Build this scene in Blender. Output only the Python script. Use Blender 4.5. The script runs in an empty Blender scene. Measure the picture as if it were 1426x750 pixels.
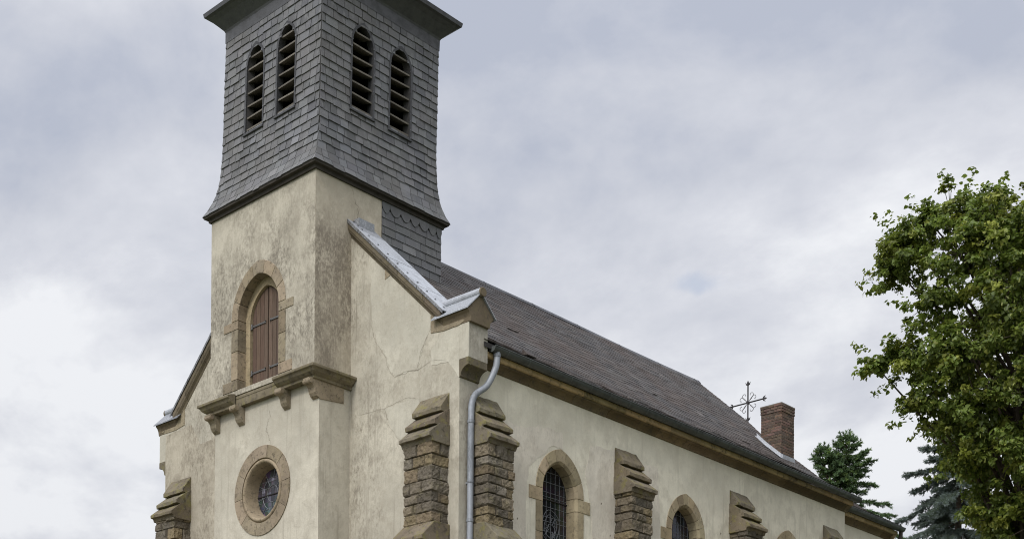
import bpy, bmesh, math, random
import numpy as np
from mathutils import Matrix, Vector
from mathutils.geometry import tessellate_polygon

SC = bpy.context.scene
COL = SC.collection
R = math.radians

# ------------------------------------------------------------------ camera
CAM = Vector((20.857, -17.036, -0.590))
YAW, PITCH, ROLL = 0.741277, 0.007946, 0.006295
fw = Vector((-math.sin(YAW), math.cos(YAW), 0)); rt = Vector((math.cos(YAW), math.sin(YAW), 0)); up = Vector((0, 0, 1))
fw2 = fw * math.cos(PITCH) + up * math.sin(PITCH); up2 = -fw * math.sin(PITCH) + up * math.cos(PITCH)
rt3 = rt * math.cos(ROLL) + up2 * math.sin(ROLL); up3 = -rt * math.sin(ROLL) + up2 * math.cos(ROLL)
cd = bpy.data.cameras.new('camera'); cam = bpy.data.objects.new('camera', cd); COL.objects.link(cam)
m4 = Matrix((rt3, up3, -fw2)).transposed().to_4x4(); m4.translation = CAM
cam.matrix_world = m4
cd.sensor_width = 36.0; cd.lens = 1926.59 / 1426 * 36.0
cd.shift_y = 826.11 / 1426
cd.clip_start = 0.1; cd.clip_end = 3000
SC.camera = cam

# ------------------------------------------------------------------ world: overcast sky over a Nishita sky
SUN_DIR = Vector((0.16, -0.72, 0.67)).normalized()          # towards the sun
elev = math.asin(SUN_DIR.z); azim = math.atan2(SUN_DIR.x, SUN_DIR.y)
w = bpy.data.worlds.new('World'); SC.world = w; w.use_nodes = True
nt = w.node_tree; nt.nodes.clear(); L = nt.links.new
def wn(t, **k):
    n = nt.nodes.new(t)
    for a, b in k.items(): setattr(n, a, b)
    return n
out = wn('ShaderNodeOutputWorld')
sky = wn('ShaderNodeTexSky', sky_type='NISHITA', sun_disc=False, sun_elevation=elev, sun_rotation=azim)
bg1 = wn('ShaderNodeBackground'); bg1.inputs[1].default_value = 0.13; L(sky.outputs[0], bg1.inputs[0])
tc = wn('ShaderNodeTexCoord'); sep = wn('ShaderNodeSeparateXYZ'); L(tc.outputs['Generated'], sep.inputs[0])
def mth(op, a, b=None, c=None):
    n = wn('ShaderNodeMath', operation=op)
    for i, v in enumerate((a, b, c)):
        if v is None: continue
        if isinstance(v, (int, float)): n.inputs[i].default_value = v
        else: L(v, n.inputs[i])
    return n.outputs[0]
zc = mth('MAXIMUM', sep.outputs[2], 0.0); zd = mth('ADD', zc, 0.45)
cmb = wn('ShaderNodeCombineXYZ'); L(mth('DIVIDE', sep.outputs[0], zd), cmb.inputs[0]); L(mth('DIVIDE', sep.outputs[1], zd), cmb.inputs[1])
mp = wn('ShaderNodeMapping'); L(cmb.outputs[0], mp.inputs[0]); mp.inputs['Location'].default_value = (41.53111, 40.54246, 0.4); mp.inputs['Rotation'].default_value = (0, 0, -0.43803); mp.inputs['Scale'].default_value = (1, 1.2, 1)
def noise(scale, det, rough, vec, dist=0.0):
    n = wn('ShaderNodeTexNoise'); n.inputs['Scale'].default_value = scale; n.inputs['Detail'].default_value = det
    n.inputs['Roughness'].default_value = rough; n.inputs['Distortion'].default_value = dist; L(vec, n.inputs['Vector']); return n.outputs[0]
nA = noise(1.7, 7, 0.55, mp.outputs[0], 0.2); nB = noise(4.6, 8, 0.58, mp.outputs[0], 0.15)
den = mth('ADD', mth('MULTIPLY', nA, 0.58), mth('MULTIPLY', nB, 0.42))
cr = wn('ShaderNodeValToRGB'); L(den, cr.inputs[0])
e = cr.color_ramp.elements
e[0].position = 0.405; e[0].color = (0.40, 0.43, 0.51, 1)
e[1].position = 0.595; e[1].color = (0.745, 0.757, 0.785, 1)
x = e.new(0.47); x.color = (0.50, 0.52, 0.58, 1); x = e.new(0.53); x.color = (0.59, 0.605, 0.655, 1)
grad = mth('ADD', 0.90, mth('MULTIPLY', zc, 0.30))          # an overcast sky is brighter overhead
hi = mth('MULTIPLY', mth('MAXIMUM', mth('SUBTRACT', zc, 0.56), 0.0), 2.6)
grad = mth('ADD', grad, hi)
dt = wn('ShaderNodeVectorMath', operation='DOT_PRODUCT'); L(tc.outputs['Generated'], dt.inputs[0]); dt.inputs[1].default_value = SUN_DIR
glow = mth('POWER', mth('MAXIMUM', dt.outputs['Value'], 0.0), 4.0)                # the cloud glows round the hidden sun
grad = mth('ADD', grad, mth('MULTIPLY', glow, 2.2))
gm = wn('ShaderNodeVectorMath', operation='SCALE'); L(cr.outputs[0], gm.inputs[0]); L(grad, gm.inputs['Scale'])
bg2 = wn('ShaderNodeBackground'); L(gm.outputs[0], bg2.inputs[0]); bg2.inputs[1].default_value = 1.0
cov = wn('ShaderNodeMapRange'); L(nB, cov.inputs[0]); cov.inputs[1].default_value = 0.24; cov.inputs[2].default_value = 0.34
cov.inputs[3].default_value = 0.55; cov.inputs[4].default_value = 0.985
# one small thin place in the overcast where the blue sky shows through
gd = wn('ShaderNodeVectorMath', operation='DISTANCE'); wob = wn('ShaderNodeVectorMath', operation='ADD')
nz = wn('ShaderNodeTexNoise'); nz.inputs['Scale'].default_value = 22; nz.inputs['Detail'].default_value = 5; L(tc.outputs['Generated'], nz.inputs['Vector'])
sc2 = wn('ShaderNodeVectorMath', operation='MULTIPLY_ADD'); L(nz.outputs[1], sc2.inputs[0]); sc2.inputs[1].default_value = (.07, .07, .03); sc2.inputs[2].default_value = (-.035, -.035, -.015)
L(tc.outputs['Generated'], wob.inputs[0]); L(sc2.outputs[0], wob.inputs[1])
st = wn('ShaderNodeVectorMath', operation='MULTIPLY'); L(wob.outputs[0], st.inputs[0]); st.inputs[1].default_value = (1, 1, 3.2)
L(st.outputs[0], gd.inputs[0]); gd.inputs[1].default_value = (-.5215, .7571, .3936 * 3.2)
gp_ = wn('ShaderNodeMapRange', interpolation_type='SMOOTHSTEP'); L(gd.outputs['Value'], gp_.inputs[0]); gp_.inputs[1].default_value = .004; gp_.inputs[2].default_value = .026; gp_.inputs[3].default_value = .74; gp_.inputs[4].default_value = 1.0
cv2 = mth('MULTIPLY', cov.outputs[0], gp_.outputs[0])
mx = wn('ShaderNodeMixShader'); L(cv2, mx.inputs[0]); L(bg1.outputs[0], mx.inputs[1]); L(bg2.outputs[0], mx.inputs[2]); L(mx.outputs[0], out.inputs[0])

sd = bpy.data.lights.new('sun', 'SUN'); sun = bpy.data.objects.new('sun', sd); COL.objects.link(sun)
sd.energy = 1.5; sd.angle = R(15); sd.color = (1.0, 0.955, 0.89)
sun.rotation_euler = (-SUN_DIR).to_track_quat('-Z', 'Y').to_euler(); sun.location = (0, -20, 40)
vs = SC.view_settings
SC.display_settings.display_device = 'sRGB'
vs.view_transform = 'Standard'; vs.look = 'None'; vs.gamma = 1.0; vs.exposure = 0.22; vs.use_curve_mapping = False
SC.cycles.filter_width = 1.05
SC.cycles.max_bounces = 6; SC.cycles.diffuse_bounces = 3; SC.cycles.glossy_bounces = 2; SC.cycles.transparent_max_bounces = 4

# ------------------------------------------------------------------ small tools
rng = random.Random(11)
NR = np.random.default_rng(5)

def vnoise(p, seed=0):
    """value noise, p (n,3) -> (n,) in 0..1"""
    i = np.floor(p).astype(np.int64); f = p - i; f = f * f * (3 - 2 * f)
    def h(a, b, c):
        n = (a * 374761393 + b * 668265263 + c * 2147483647 + seed * 974711) & 0xffffffff
        n = ((n ^ (n >> 13)) * 1274126177) & 0xffffffff
        return ((n ^ (n >> 16)) & 0xffff) / 65535.0
    r = 0
    for dx in (0, 1):
        for dy in (0, 1):
            for dz in (0, 1):
                wgt = (f[:, 0] if dx else 1 - f[:, 0]) * (f[:, 1] if dy else 1 - f[:, 1]) * (f[:, 2] if dz else 1 - f[:, 2])
                r = r + wgt * h(i[:, 0] + dx, i[:, 1] + dy, i[:, 2] + dz)
    return r
def fbm(p, seed=0, octs=4):
    a = 0.5; s = 0; t = 0
    for o in range(octs):
        s = s + a * vnoise(p, seed + o * 17); t += a; a *= 0.55; p = p * 2.03
    return s / t

class MB:
    """collects verts / faces / a tint per vertex in world coordinates; build() links them as one mesh"""
    def __init__(s): s.v = []; s.f = []; s.t = []
    def add(s, verts, faces, tint=(1, 1, 1)):
        o = len(s.v); s.v += [tuple(p) for p in verts]; s.f += [tuple(i + o for i in q) for q in faces]
        s.t += [tint] * len(verts)
    def box(s, x0, x1, y0, y1, z0, z1, tint=(1, 1, 1)):
        s.add([(x0, y0, z0), (x1, y0, z0), (x1, y1, z0), (x0, y1, z0), (x0, y0, z1), (x1, y0, z1), (x1, y1, z1), (x0, y1, z1)],
              [(0, 3, 2, 1), (4, 5, 6, 7), (0, 1, 5, 4), (1, 2, 6, 5), (2, 3, 7, 6), (3, 0, 4, 7)], tint)
    def prism(s, poly, f0, f1, tint=(1, 1, 1), holes=(), caps=(True, True)):
        """poly: 2D outline (CCW as seen from the f0 side); f0/f1 map (a,b) to the front/back point"""
        loops = [list(poly)] + [list(h) for h in holes]
        flat = [p for l in loops for p in l]; n = len(flat)
        vs_ = [f0(*p) for p in flat] + [f1(*p) for p in flat]
        tris = tessellate_polygon([[Vector((p[0], p[1], 0)) for p in l] for l in loops])
        fs = []
        for t in tris:
            if caps[0]: fs.append(tuple(t))
            if caps[1]: fs.append(tuple(n + i for i in reversed(t)))
        b = 0
        for l in loops:
            k = len(l)
            for i in range(k): fs.append((b + i, b + (i + 1) % k, n + b + (i + 1) % k, n + b + i))
            b += k
        s.add(vs_, fs, tint)
    def sweep(s, prof, path, tint=(1, 1, 1), closed=True, caps=True):
        """prof: list of offsets functions? -> here rows of points: path is a list of lists of equal length"""
        n = len(path[0]); vs_ = [p for row in path for p in row]; fs = []
        for r in range(len(path) - 1):
            for i in range(n if closed else n - 1):
                j = (i + 1) % n; fs.append((r * n + i, r * n + j, (r + 1) * n + j, (r + 1) * n + i))
        if caps and closed:
            fs.append(tuple(reversed(range(n)))); fs.append(tuple((len(path) - 1) * n + i for i in range(n)))
        s.add(vs_, fs, tint)
    def tube(s, pts, rad, seg=10, tint=(1, 1, 1), caps=True):
        pts = [Vector(p) for p in pts]; rows = []
        rads = rad if isinstance(rad, (list, tuple)) else [rad] * len(pts)
        d0 = (pts[1] - pts[0]).normalized(); u = d0.orthogonal().normalized()
        for i, p in enumerate(pts):
            a = pts[max(i - 1, 0)]; b = pts[min(i + 1, len(pts) - 1)]; d = (b - a).normalized()
            u = (u - d * u.dot(d)).normalized(); v_ = d.cross(u)
            rows.append([p + (u * math.cos(2 * math.pi * k / seg) + v_ * math.sin(2 * math.pi * k / seg)) * rads[i] for k in range(seg)])
        s.sweep(None, rows, tint, True, caps)
    def build(s, name, material, parent=None, smooth=False, bevel=0, seg=1, recalc=True):
        me = bpy.data.meshes.new(name)
        v = np.array(s.v, dtype=np.float64)
        if parent is not None: v = v - np.array(origin(parent))
        me.from_pydata(v.tolist(), [], s.f); me.materials.append(material)
        at = me.color_attributes.new('tint', 'FLOAT_COLOR', 'POINT')
        t = np.ones((len(s.v), 4), dtype=np.float32); t[:, :3] = np.array(s.t, dtype=np.float32); at.data.foreach_set('color', t.ravel())
        if recalc:
            bm = bmesh.new(); bm.from_mesh(me); bmesh.ops.recalc_face_normals(bm, faces=bm.faces); bm.to_mesh(me); bm.free()
        if smooth: me.polygons.foreach_set('use_smooth', [True] * len(me.polygons))
        me.update()
        o = bpy.data.objects.new(name, me); COL.objects.link(o)
        if parent is not None: o.parent = parent
        if bevel:
            b = o.modifiers.new('bevel', 'BEVEL'); b.width = bevel; b.segments = seg; b.limit_method = 'ANGLE'; b.angle_limit = R(35)
        return o

def origin(o):
    p = Vector((0, 0, 0))
    while o is not None: p = p + o.location; o = o.parent
    return p
def thing(name, label, cat, loc, group=None):
    o = bpy.data.objects.new(name, None); COL.objects.link(o); o.location = loc
    o['label'] = label; o['category'] = cat
    if group: o['group'] = group
    return o

# ------------------------------------------------------------------ materials
class NT:
    def __init__(s, name):
        s.m = bpy.data.materials.new(name); s.m.use_nodes = True; s.t = s.m.node_tree; s.t.nodes.clear()
        s.out = s.n('ShaderNodeOutputMaterial'); s.b = s.n('ShaderNodeBsdfPrincipled'); s.t.links.new(s.b.outputs[0], s.out.inputs[0])
        s.tc = s.n('ShaderNodeTexCoord').outputs['Object']
    def n(s, t, **k):
        q = s.t.nodes.new(t)
        for a, b in k.items(): setattr(q, a, b)
        return q
    def put(s, sock, v):
        if isinstance(v, bpy.types.NodeSocket): s.t.links.new(v, sock)
        elif isinstance(v, tuple) and len(v) == 3 and sock.type == 'RGBA': sock.default_value = (*v, 1)
        else: sock.default_value = v
    def math(s, op, *a):
        q = s.n('ShaderNodeMath', operation=op)
        for i, v in enumerate(a): s.put(q.inputs[i], v)
        return q.outputs[0]
    def mapv(s, scale=(1, 1, 1), loc=(0, 0, 0), vec=None):
        q = s.n('ShaderNodeMapping'); s.put(q.inputs['Vector'], vec or s.tc); q.inputs['Scale'].default_value = scale; q.inputs['Location'].default_value = loc; return q.outputs[0]
    def noise(s, scale=1, det=4, rough=.5, vec=None, dist=0.0, col=False):
        q = s.n('ShaderNodeTexNoise'); s.put(q.inputs['Vector'], vec or s.tc); q.inputs['Scale'].default_value = scale; q.inputs['Detail'].default_value = det
        q.inputs['Roughness'].default_value = rough; q.inputs['Distortion'].default_value = dist; return q.outputs[1 if col else 0]
    def ramp(s, v, a, b, lo=0.0, hi=1.0):
        q = s.n('ShaderNodeMapRange', interpolation_type='SMOOTHSTEP'); s.put(q.inputs[0], v)
        for i, z in enumerate((a, b, lo, hi)): q.inputs[1 + i].default_value = z
        return q.outputs[0]
    def mix(s, f, a, b, mode='MIX'):
        q = s.n('ShaderNodeMix', data_type='RGBA', blend_type=mode); s.put(q.inputs[0], f); s.put(q.inputs[6], a); s.put(q.inputs[7], b); return q.outputs[2]
    def tint(s):
        return s.n('ShaderNodeAttribute', attribute_name='tint').outputs['Color']
    def xyz(s):
        q = s.n('ShaderNodeSeparateXYZ'); s.put(q.inputs[0], s.tc); return q.outputs
    def bump(s, h, strength=.5, dist=.01, prev=None):
        q = s.n('ShaderNodeBump'); s.put(q.inputs['Height'], h); q.inputs['Strength'].default_value = strength; q.inputs['Distance'].default_value = dist
        if prev is not None: s.put(q.inputs['Normal'], prev)
        return q.outputs[0]
    def done(s, col, rough=.85, nrm=None, metal=0.0, spec=.3):
        s.put(s.b.inputs['Base Color'], col); s.put(s.b.inputs['Roughness'], rough); s.b.inputs['Metallic'].default_value = metal
        s.b.inputs['Specular IOR Level'].default_value = spec
        if nrm is not None: s.put(s.b.inputs['Normal'], nrm)
        return s.m

def plaster(name, base, dirt, amount, seed, grads=(), lo=.42, hi=.66, patch=.5, streak=.35, grain=1.0):
    """lime render: patchy tone, speckled grime, runs of dirt, grain. grads = [(axis, a, b, value at a, value at b)] scale the grime"""
    k = NT(name); off = (seed * 3.7, seed * 1.9, seed * 5.3)
    big = k.noise(.8, 6, .6, k.mapv((1, 1, 1), off)); mid = k.noise(3.2, 8, .62, k.mapv((1, 1, .8), off), .3)
    spk = k.noise(13, 9, .72, k.mapv((1, 1, .62), off)); run = k.noise(1, 7, .65, k.mapv((11, 11, .55), off))
    fine = k.noise(70, 5, .7, k.mapv((1, 1, .7), off))
    b2 = tuple(c * .86 for c in base); b3 = tuple(min(1, c * 1.12) for c in base)
    col = k.mix(k.ramp(big, .33, .67), b2, b3)
    col = k.mix(k.math('MULTIPLY', k.ramp(mid, .45, .62), patch), col, tuple(c * r for c, r in zip(base, (.83, .815, .80))))
    g = None
    xs = k.xyz()
    for ax, a, b, va, vb in grads:
        r = k.ramp(xs[ax], a, b, va, vb); g = r if g is None else k.math('MULTIPLY', g, r)
    spk2 = k.noise(27, 7, .7, k.mapv((1, 1, .5), off))
    f = k.math('ADD', k.math('MULTIPLY', spk, .42), k.math('ADD', k.math('MULTIPLY', mid, .2), k.math('MULTIPLY', spk2, .38)))
    f = k.math('MULTIPLY', k.ramp(f, lo, hi), k.ramp(k.noise(1.1, 4, .6, k.mapv((1, 1, .9), (off[1], off[2], off[0]))), .32, .62, .35, 1.15))
    f = k.math('MAXIMUM', f, k.math('MULTIPLY', k.ramp(run, .52, .72), streak))
    f = k.math('MULTIPLY', f, amount)
    if g is not None: f = k.math('MULTIPLY', f, g)
    f = k.math('MINIMUM', f, .93)
    col = k.mix(f, col, dirt)
    col = k.mix(k.ramp(fine, .3, .7, 0, .22), col, tuple(c * .62 for c in base))
    h = k.math('ADD', k.math('MULTIPLY', fine, .5), spk)
    nb = k.bump(h, .32 * grain, .012); nb = k.bump(mid, .4, .035, nb); nb = k.bump(big, .3, .12, nb)
    return k.done(col, .93, nb, spec=.15)

def stone(name, base, var=.25, grime=.5, lichen=0.0, seed=0, rough=.92, bump=.5, scale=1.0):
    k = NT(name); off = (seed * 2.3, seed * 4.1, seed * .7)
    big = k.noise(1.6 * scale, 6, .6, k.mapv((1, 1, 1), off)); mid = k.noise(9 * scale, 8, .65, k.mapv((1, 1, 1), off)); fine = k.noise(80, 4, .7)
    col = k.mix(1.0, base, k.tint(), 'MULTIPLY')
    col = k.mix(k.ramp(big, .35, .65, 0, var), col, k.mix(1.0, col, (.55, .54, .52), 'MULTIPLY'))
    col = k.mix(k.ramp(mid, .5, .68, 0, grime), col, (.055, .047, .035))
    col = k.mix(k.ramp(fine, .35, .7, 0, .45), col, k.mix(1.0, col, (1.45, 1.42, 1.36), 'MULTIPLY'))
    if lichen:
        l1 = k.noise(6, 9, .7, k.mapv((1, 1, 1), (off[1], 3, off[0])))
        col = k.mix(k.ramp(l1, .50, .64, 0, lichen), col, (.20, .18, .055))
        l2 = k.noise(22, 6, .7); col = k.mix(k.ramp(l2, .62, .70, 0, lichen * .8), col, (.50, .50, .44))
    nb = k.bump(k.math('ADD', mid, k.math('MULTIPLY', fine, .4)), bump, .012)
    return k.done(col, rough, nb, spec=.2)

def slate(name, base, seed=0, warm=.0, streak=.3, rough=.55):
    k = NT(name); off = (seed * 5.3, seed, seed * 2.9)
    big = k.noise(.9, 6, .6, k.mapv((1, 1, 1), off)); mid = k.noise(7, 8, .68, k.mapv((1, 1, .5), off)); fine = k.noise(55, 5, .7)
    col = k.mix(1.0, base, k.tint(), 'MULTIPLY')
    col = k.mix(k.ramp(big, .38, .66, 0, .45), col, tuple(c * r for c, r in zip(base, (1.25 + warm, 1.16, 1.02))))
    col = k.mix(k.ramp(mid, .48, .72, 0, streak), col, tuple(c * r for c, r in zip(base, (1.7, 1.68, 1.6))))
    col = k.mix(k.ramp(fine, .4, .7, 0, .3), col, tuple(c * .6 for c in base))
    nb = k.bump(k.math('ADD', mid, k.math('MULTIPLY', fine, .6)), .35, .006)
    return k.done(col, k.ramp(big, .3, .7, rough - .08, rough + .12), nb, spec=.4)

def plain(name, col, rough=.6, metal=0.0, var=.3, scale=8, bump=.2, spec=.4, stretch=(1, 1, 1), dark=.5):
    k = NT(name); a = k.noise(scale, 7, .65, k.mapv(stretch)); b = k.noise(scale * 7, 4, .6, k.mapv(stretch))
    c = k.mix(1.0, col, k.tint(), 'MULTIPLY')
    c = k.mix(k.ramp(a, .4, .68, 0, var), c, tuple(q * dark for q in col))
    c = k.mix(k.ramp(b, .45, .7, 0, var * .6), c, tuple(min(1, q * 1.35) for q in col))
    return k.done(c, k.ramp(a, .3, .7, max(.05, rough - .1), min(1, rough + .12)), k.bump(k.math('ADD', a, k.math('MULTIPLY', b, .3)), bump, .006), metal, spec)

CREAM = (.60, .545, .43)
M = {}
# heights below are relative to the church base (object coordinates)
M['pl_low'] = plaster('plaster lower tower', (.48, .445, .365), (.21, .185, .148), .9, 1, [(2, 3.5, 8.0, .75, .5)], .47, .72, .55, .7)
M['pl_up'] = plaster('plaster upper tower', (.445, .408, .33), (.165, .146, .115), 1.05, 2, [(2, 10.2, 12.2, 1.0, .55)], .40, .62, .5, .6, 1.5)
M['pl_side'] = plaster('plaster tower flank', (.50, .445, .35), (.205, .175, .138), 1.05, 3, [(2, 10.4, 11.9, 1.0, .25)], .36, .60, .5, .7, 1.3)
M['pl_fac'] = plaster('plaster facade', (.47, .435, .355), (.185, .163, .128), .9, 4, [(0, 1.9, 3.0, 1.2, .7)], .42, .68, .7, .7, 1.1)
M['pl_patch'] = plaster('plaster repair', (.485, .455, .375), (.24, .212, .17), .7, 5, [], .46, .74, .5, .3, .8)
M['pl_nave'] = plaster('plaster nave', (.68, .635, .52), (.34, .31, .245), .75, 6, [(2, 5.9, 7.9, 1.0, .45)], .47, .74, .6, .7, .9)
M['pl_grey'] = plaster('plaster nave repair', (.655, .60, .505), (.35, .31, .255), .65, 8, [], .45, .70, .6, .5, 1.0)
M['pl_left'] = plaster('plaster left bay', (.40, .36, .285), (.17, .145, .11), .9, 9, [], .42, .66, .7, .5)
M['pl_block'] = plaster('plaster kneeler flank', (.40, .37, .31), (.16, .145, .115), .9, 7, [], .40, .64, .6, .4)
M['crack'] = plain('crack', (.20, .175, .135), .95, bump=0, spec=.1)
M['sand'] = stone('sandstone dressing', (.265, .218, .155), .5, .65, .10, 1, scale=1.6)
M['sandlight'] = stone('sandstone window', (.33, .272, .18), .5, .45, .06, 2, scale=1.6)
M['cap'] = stone('buttress coping stone', (.165, .140, .10), .6, .8, .55, 3, bump=.9)
M['rubble'] = stone('buttress rubble stone', (.90, .89, .88), .4, .65, .14, 4, bump=.9)
M['ledge'] = stone('ledge stone', (.19, .162, .112), .6, .75, .35, 5)
M['cornice'] = stone('cornice sandstone', (.265, .20, .112), .6, .75, .0, 6)
M['cope'] = stone('gable coping stone', (.145, .118, .083), .6, .65, .1, 7)
M['slate_t'] = slate('tower slate', (.114, .115, .119), 1, 0, .65, .6)
M['slate_n'] = slate('nave slate', (.054, .047, .042), 2, .3, .75, .7)
M['under'] = plain('roof underlay', (.03, .028, .026), .9)
M['zinc'] = plain('zinc sheet', (.45, .465, .49), .55, .3, .65, 4, .25, .5, dark=.5)
M['lead'] = plain('lead flashing', (.085, .085, .088), .55, .3, .5, 6, .2)
M['gutter'] = plain('weathered gutter', (.085, .092, .088), .5, .45, .6, 5, .25, .5, dark=.45)
M['pipe'] = plain('zinc downpipe', (.26, .275, .30), .6, .25, .7, 5, .2, .4, (1, 1, .35), .5)
M['wood'] = plain('shutter wood', (.098, .064, .045), .7, 0, .6, 5, .4, .3, (9, 9, .6), .5)
M['louvre'] = plain('louvre wood', (.145, .13, .108), .85, 0, .6, 6, .4, .2, (4, 4, 4), .4)
M['fascia'] = plain('fascia board', (.052, .046, .038), .85, 0, .5, 6, .3, .2)
M['iron'] = plain('wrought iron', (.045, .042, .042), .6, .6, .4, 12, .2)
M['irongrey'] = plain('iron strap', (.13, .125, .12), .55, .5, .5, 12, .2)
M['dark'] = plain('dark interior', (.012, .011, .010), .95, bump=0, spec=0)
M['came'] = plain('lead came', (.15, .155, .165), .5, .3, .3, 9, .1)
def brickmat():
    k = NT('chimney brick'); a = k.noise(5, 7, .7); b = k.noise(45, 5, .65)
    c = k.mix(1.0, (.118, .078, .060), k.tint(), 'MULTIPLY')
    c = k.mix(k.ramp(a, .40, .62, 0, .75), c, (.075, .06, .048)); c = k.mix(k.ramp(b, .5, .72, 0, .35), c, (.36, .27, .2))
    return k.done(c, .93, k.bump(b, .5, .01), spec=.15)
M['brick'] = brickmat()
M['mortar'] = plain('mortar', (.17, .15, .125), .95, 0, .4, 12, .3, .1)
def glassmat(name, c1, c2, amt):
    k = NT(name); v = k.n('ShaderNodeTexVoronoi'); k.put(v.inputs['Vector'], k.tc); v.inputs['Scale'].default_value = 6.5
    n = k.noise(2.2, 3, .5)
    c = k.mix(k.math('MULTIPLY', k.ramp(n, .4, .65), amt), c1, k.mix(.55, v.outputs['Color'], c2))
    wv = k.noise(9, 3, .5)
    return k.done(c, .12, k.bump(wv, .25, .02), spec=.6)
M['glass'] = glassmat('leaded glass', (.008, .008, .010), (.03, .03, .035), .04)
M['rose'] = glassmat('rose glass', (.030, .029, .035), (.07, .068, .08), .2)
def leafmat(name, c_lo, c_hi, trans, rough=.55):
    k = NT(name); c = k.mix(1.0, k.mix(k.noise(1.5, 3, .5), c_lo, c_hi), k.tint(), 'MULTIPLY')
    k.done(c, rough, None, spec=.35)
    tr = k.n('ShaderNodeBsdfTranslucent'); k.put(tr.inputs[0], k.mix(.5, c, (.16, .22, .03)))
    ms = k.n('ShaderNodeMixShader'); ms.inputs[0].default_value = trans
    k.t.links.new(k.b.outputs[0], ms.inputs[1]); k.t.links.new(tr.outputs[0], ms.inputs[2]); k.t.links.new(ms.outputs[0], k.out.inputs[0])
    return k.m
M['lime'] = leafmat('lime leaves', (.105, .150, .030), (.155, .20, .044), .44, .42)
M['spruce'] = leafmat('spruce needles', (.075, .125, .062), (.10, .155, .07), .28, .7)
M['bluespruce'] = leafmat('blue spruce needles', (.115, .145, .138), (.15, .18, .168), .25, .7)
M['bark'] = plain('bark', (.075, .06, .045), .95, 0, .5, 9, .6, .1, (1, 1, .25))
def grassmat():
    k = NT('meadow'); a = k.noise(.5, 8, .65); b = k.noise(9, 6, .7)
    c = k.mix(k.ramp(a, .35, .65), (.045, .075, .02), (.09, .11, .035)); c = k.mix(k.ramp(b, .45, .7, 0, .5), c, (.12, .10, .05))
    q = k.n('ShaderNodeVectorMath', operation='LENGTH'); k.put(q.inputs[0], k.mapv((1, .8, 0), (1.7, -6.4, 0)))
    gv = k.mix(k.noise(30, 5, .7), (.17, .155, .125), (.25, .225, .185))                 # unseen pale gravel, added round the church to bounce light onto its walls
    c = k.mix(k.ramp(k.math('ADD', q.outputs['Value'], k.math('MULTIPLY', a, 3.0)), 17.0, 18.5, 1.0, 0.0), c, gv)
    return k.done(c, .95, k.bump(b, .6, .05), spec=.1)
M['grass'] = grassmat()

# ------------------------------------------------------------------ ground
def ground_z(x, y):
    d = math.hypot(max(abs(x + 1.7) - 9, 0), max(abs(y - 8) - 13, 0)); t = min(1, d / 20.0); t = t * t * (3 - 2 * t)
    return 1.0 - 3.2 * t + .05 * math.sin(x * .7) * math.cos(y * .6) * min(1, d)
gb = MB(); gx = [-900, -400, -200, -120, -80] + list(range(-60, 61, 3)) + [80, 120, 200, 400, 900]
gy = [-900, -400, -200, -120, -80] + list(range(-60, 91, 3)) + [120, 200, 400, 900]
gb.add([(x, y, ground_z(x, y)) for y in gy for x in gx],
       [(j * len(gx) + i, j * len(gx) + i + 1, (j + 1) * len(gx) + i + 1, (j + 1) * len(gx) + i) for j in range(len(gy) - 1) for i in range(len(gx) - 1)])
g = gb.build('ground', M['grass'], smooth=True); g['kind'] = 'structure'

# ------------------------------------------------------------------ church
W, P, S, W2 = 3.4, .918, .125, 3.04
XC = -1.7; XL = -6.44; BZ = 1.0
church = thing('church', 'small cream rendered church with a slate bell tower, stone buttresses and a dark slate roof', 'church', (XC, 8.0, BZ))
CH = church

def arch(cx, half, zs, apex, n=14, flip=False):
    """pointed arch from left spring over the apex to right spring"""
    r = apex - zs; h = half
    r = max(r, h * 1.0001); Rr = (h * h + r * r) / (2 * h); a1 = math.asin(min(1, r / Rr)); pts = []
    for i in range(n + 1):
        a = a1 * i / n; pts.append((cx - h + Rr - Rr * math.cos(a), zs + Rr * math.sin(a)))
    return pts + [(2 * cx - x, z) for x, z in reversed(pts[:-1])]
def arch_loop(cx, half, z0, zs, apex, n=14):
    return [(cx - half, z0)] + arch(cx, half, zs, apex, n) + [(cx + half, z0)]
def rev(l): return list(reversed(l))
def tn(lo, hi, warm=.04):
    a = rng.uniform(lo, hi); return (a * (1 + rng.uniform(-warm, warm)), a, a * (1 - rng.uniform(-warm, warm)))

def fy(y): return lambda a, b: (a, y, b)          # front plane, a = x
def fx(x): return lambda a, b: (x, a, b)          # side plane, a = y

def sheet(name, outline, holes, front, back, mat, parent, **k):
    m = MB(); m.prism(outline, front, back, holes=holes); return m.build(name, mat, parent, **k)

# --- lower tower with rose opening
RC = (-1.77, 7.14)
def circ(r, n=64, c=RC): return [(c[0] + r * math.cos(2 * math.pi * i / n), c[1] + r * math.sin(2 * math.pi * i / n)) for i in range(n)]
tw = MB()
tw.prism([(-3.4, BZ - .3), (0, BZ - .3), (0, 9.06), (-3.4, 9.06)], fy(S), fy(S + .5), holes=[circ(.80)])
tw.box(-3.399, -2.9, S + .498, 3.4, BZ - .3, 9.06); tw.box(-.5, -.001, S + .498, 3.4, BZ - .3, 9.06)
tower_low = tw.build('tower_wall', M['pl_low'], CH)
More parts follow.
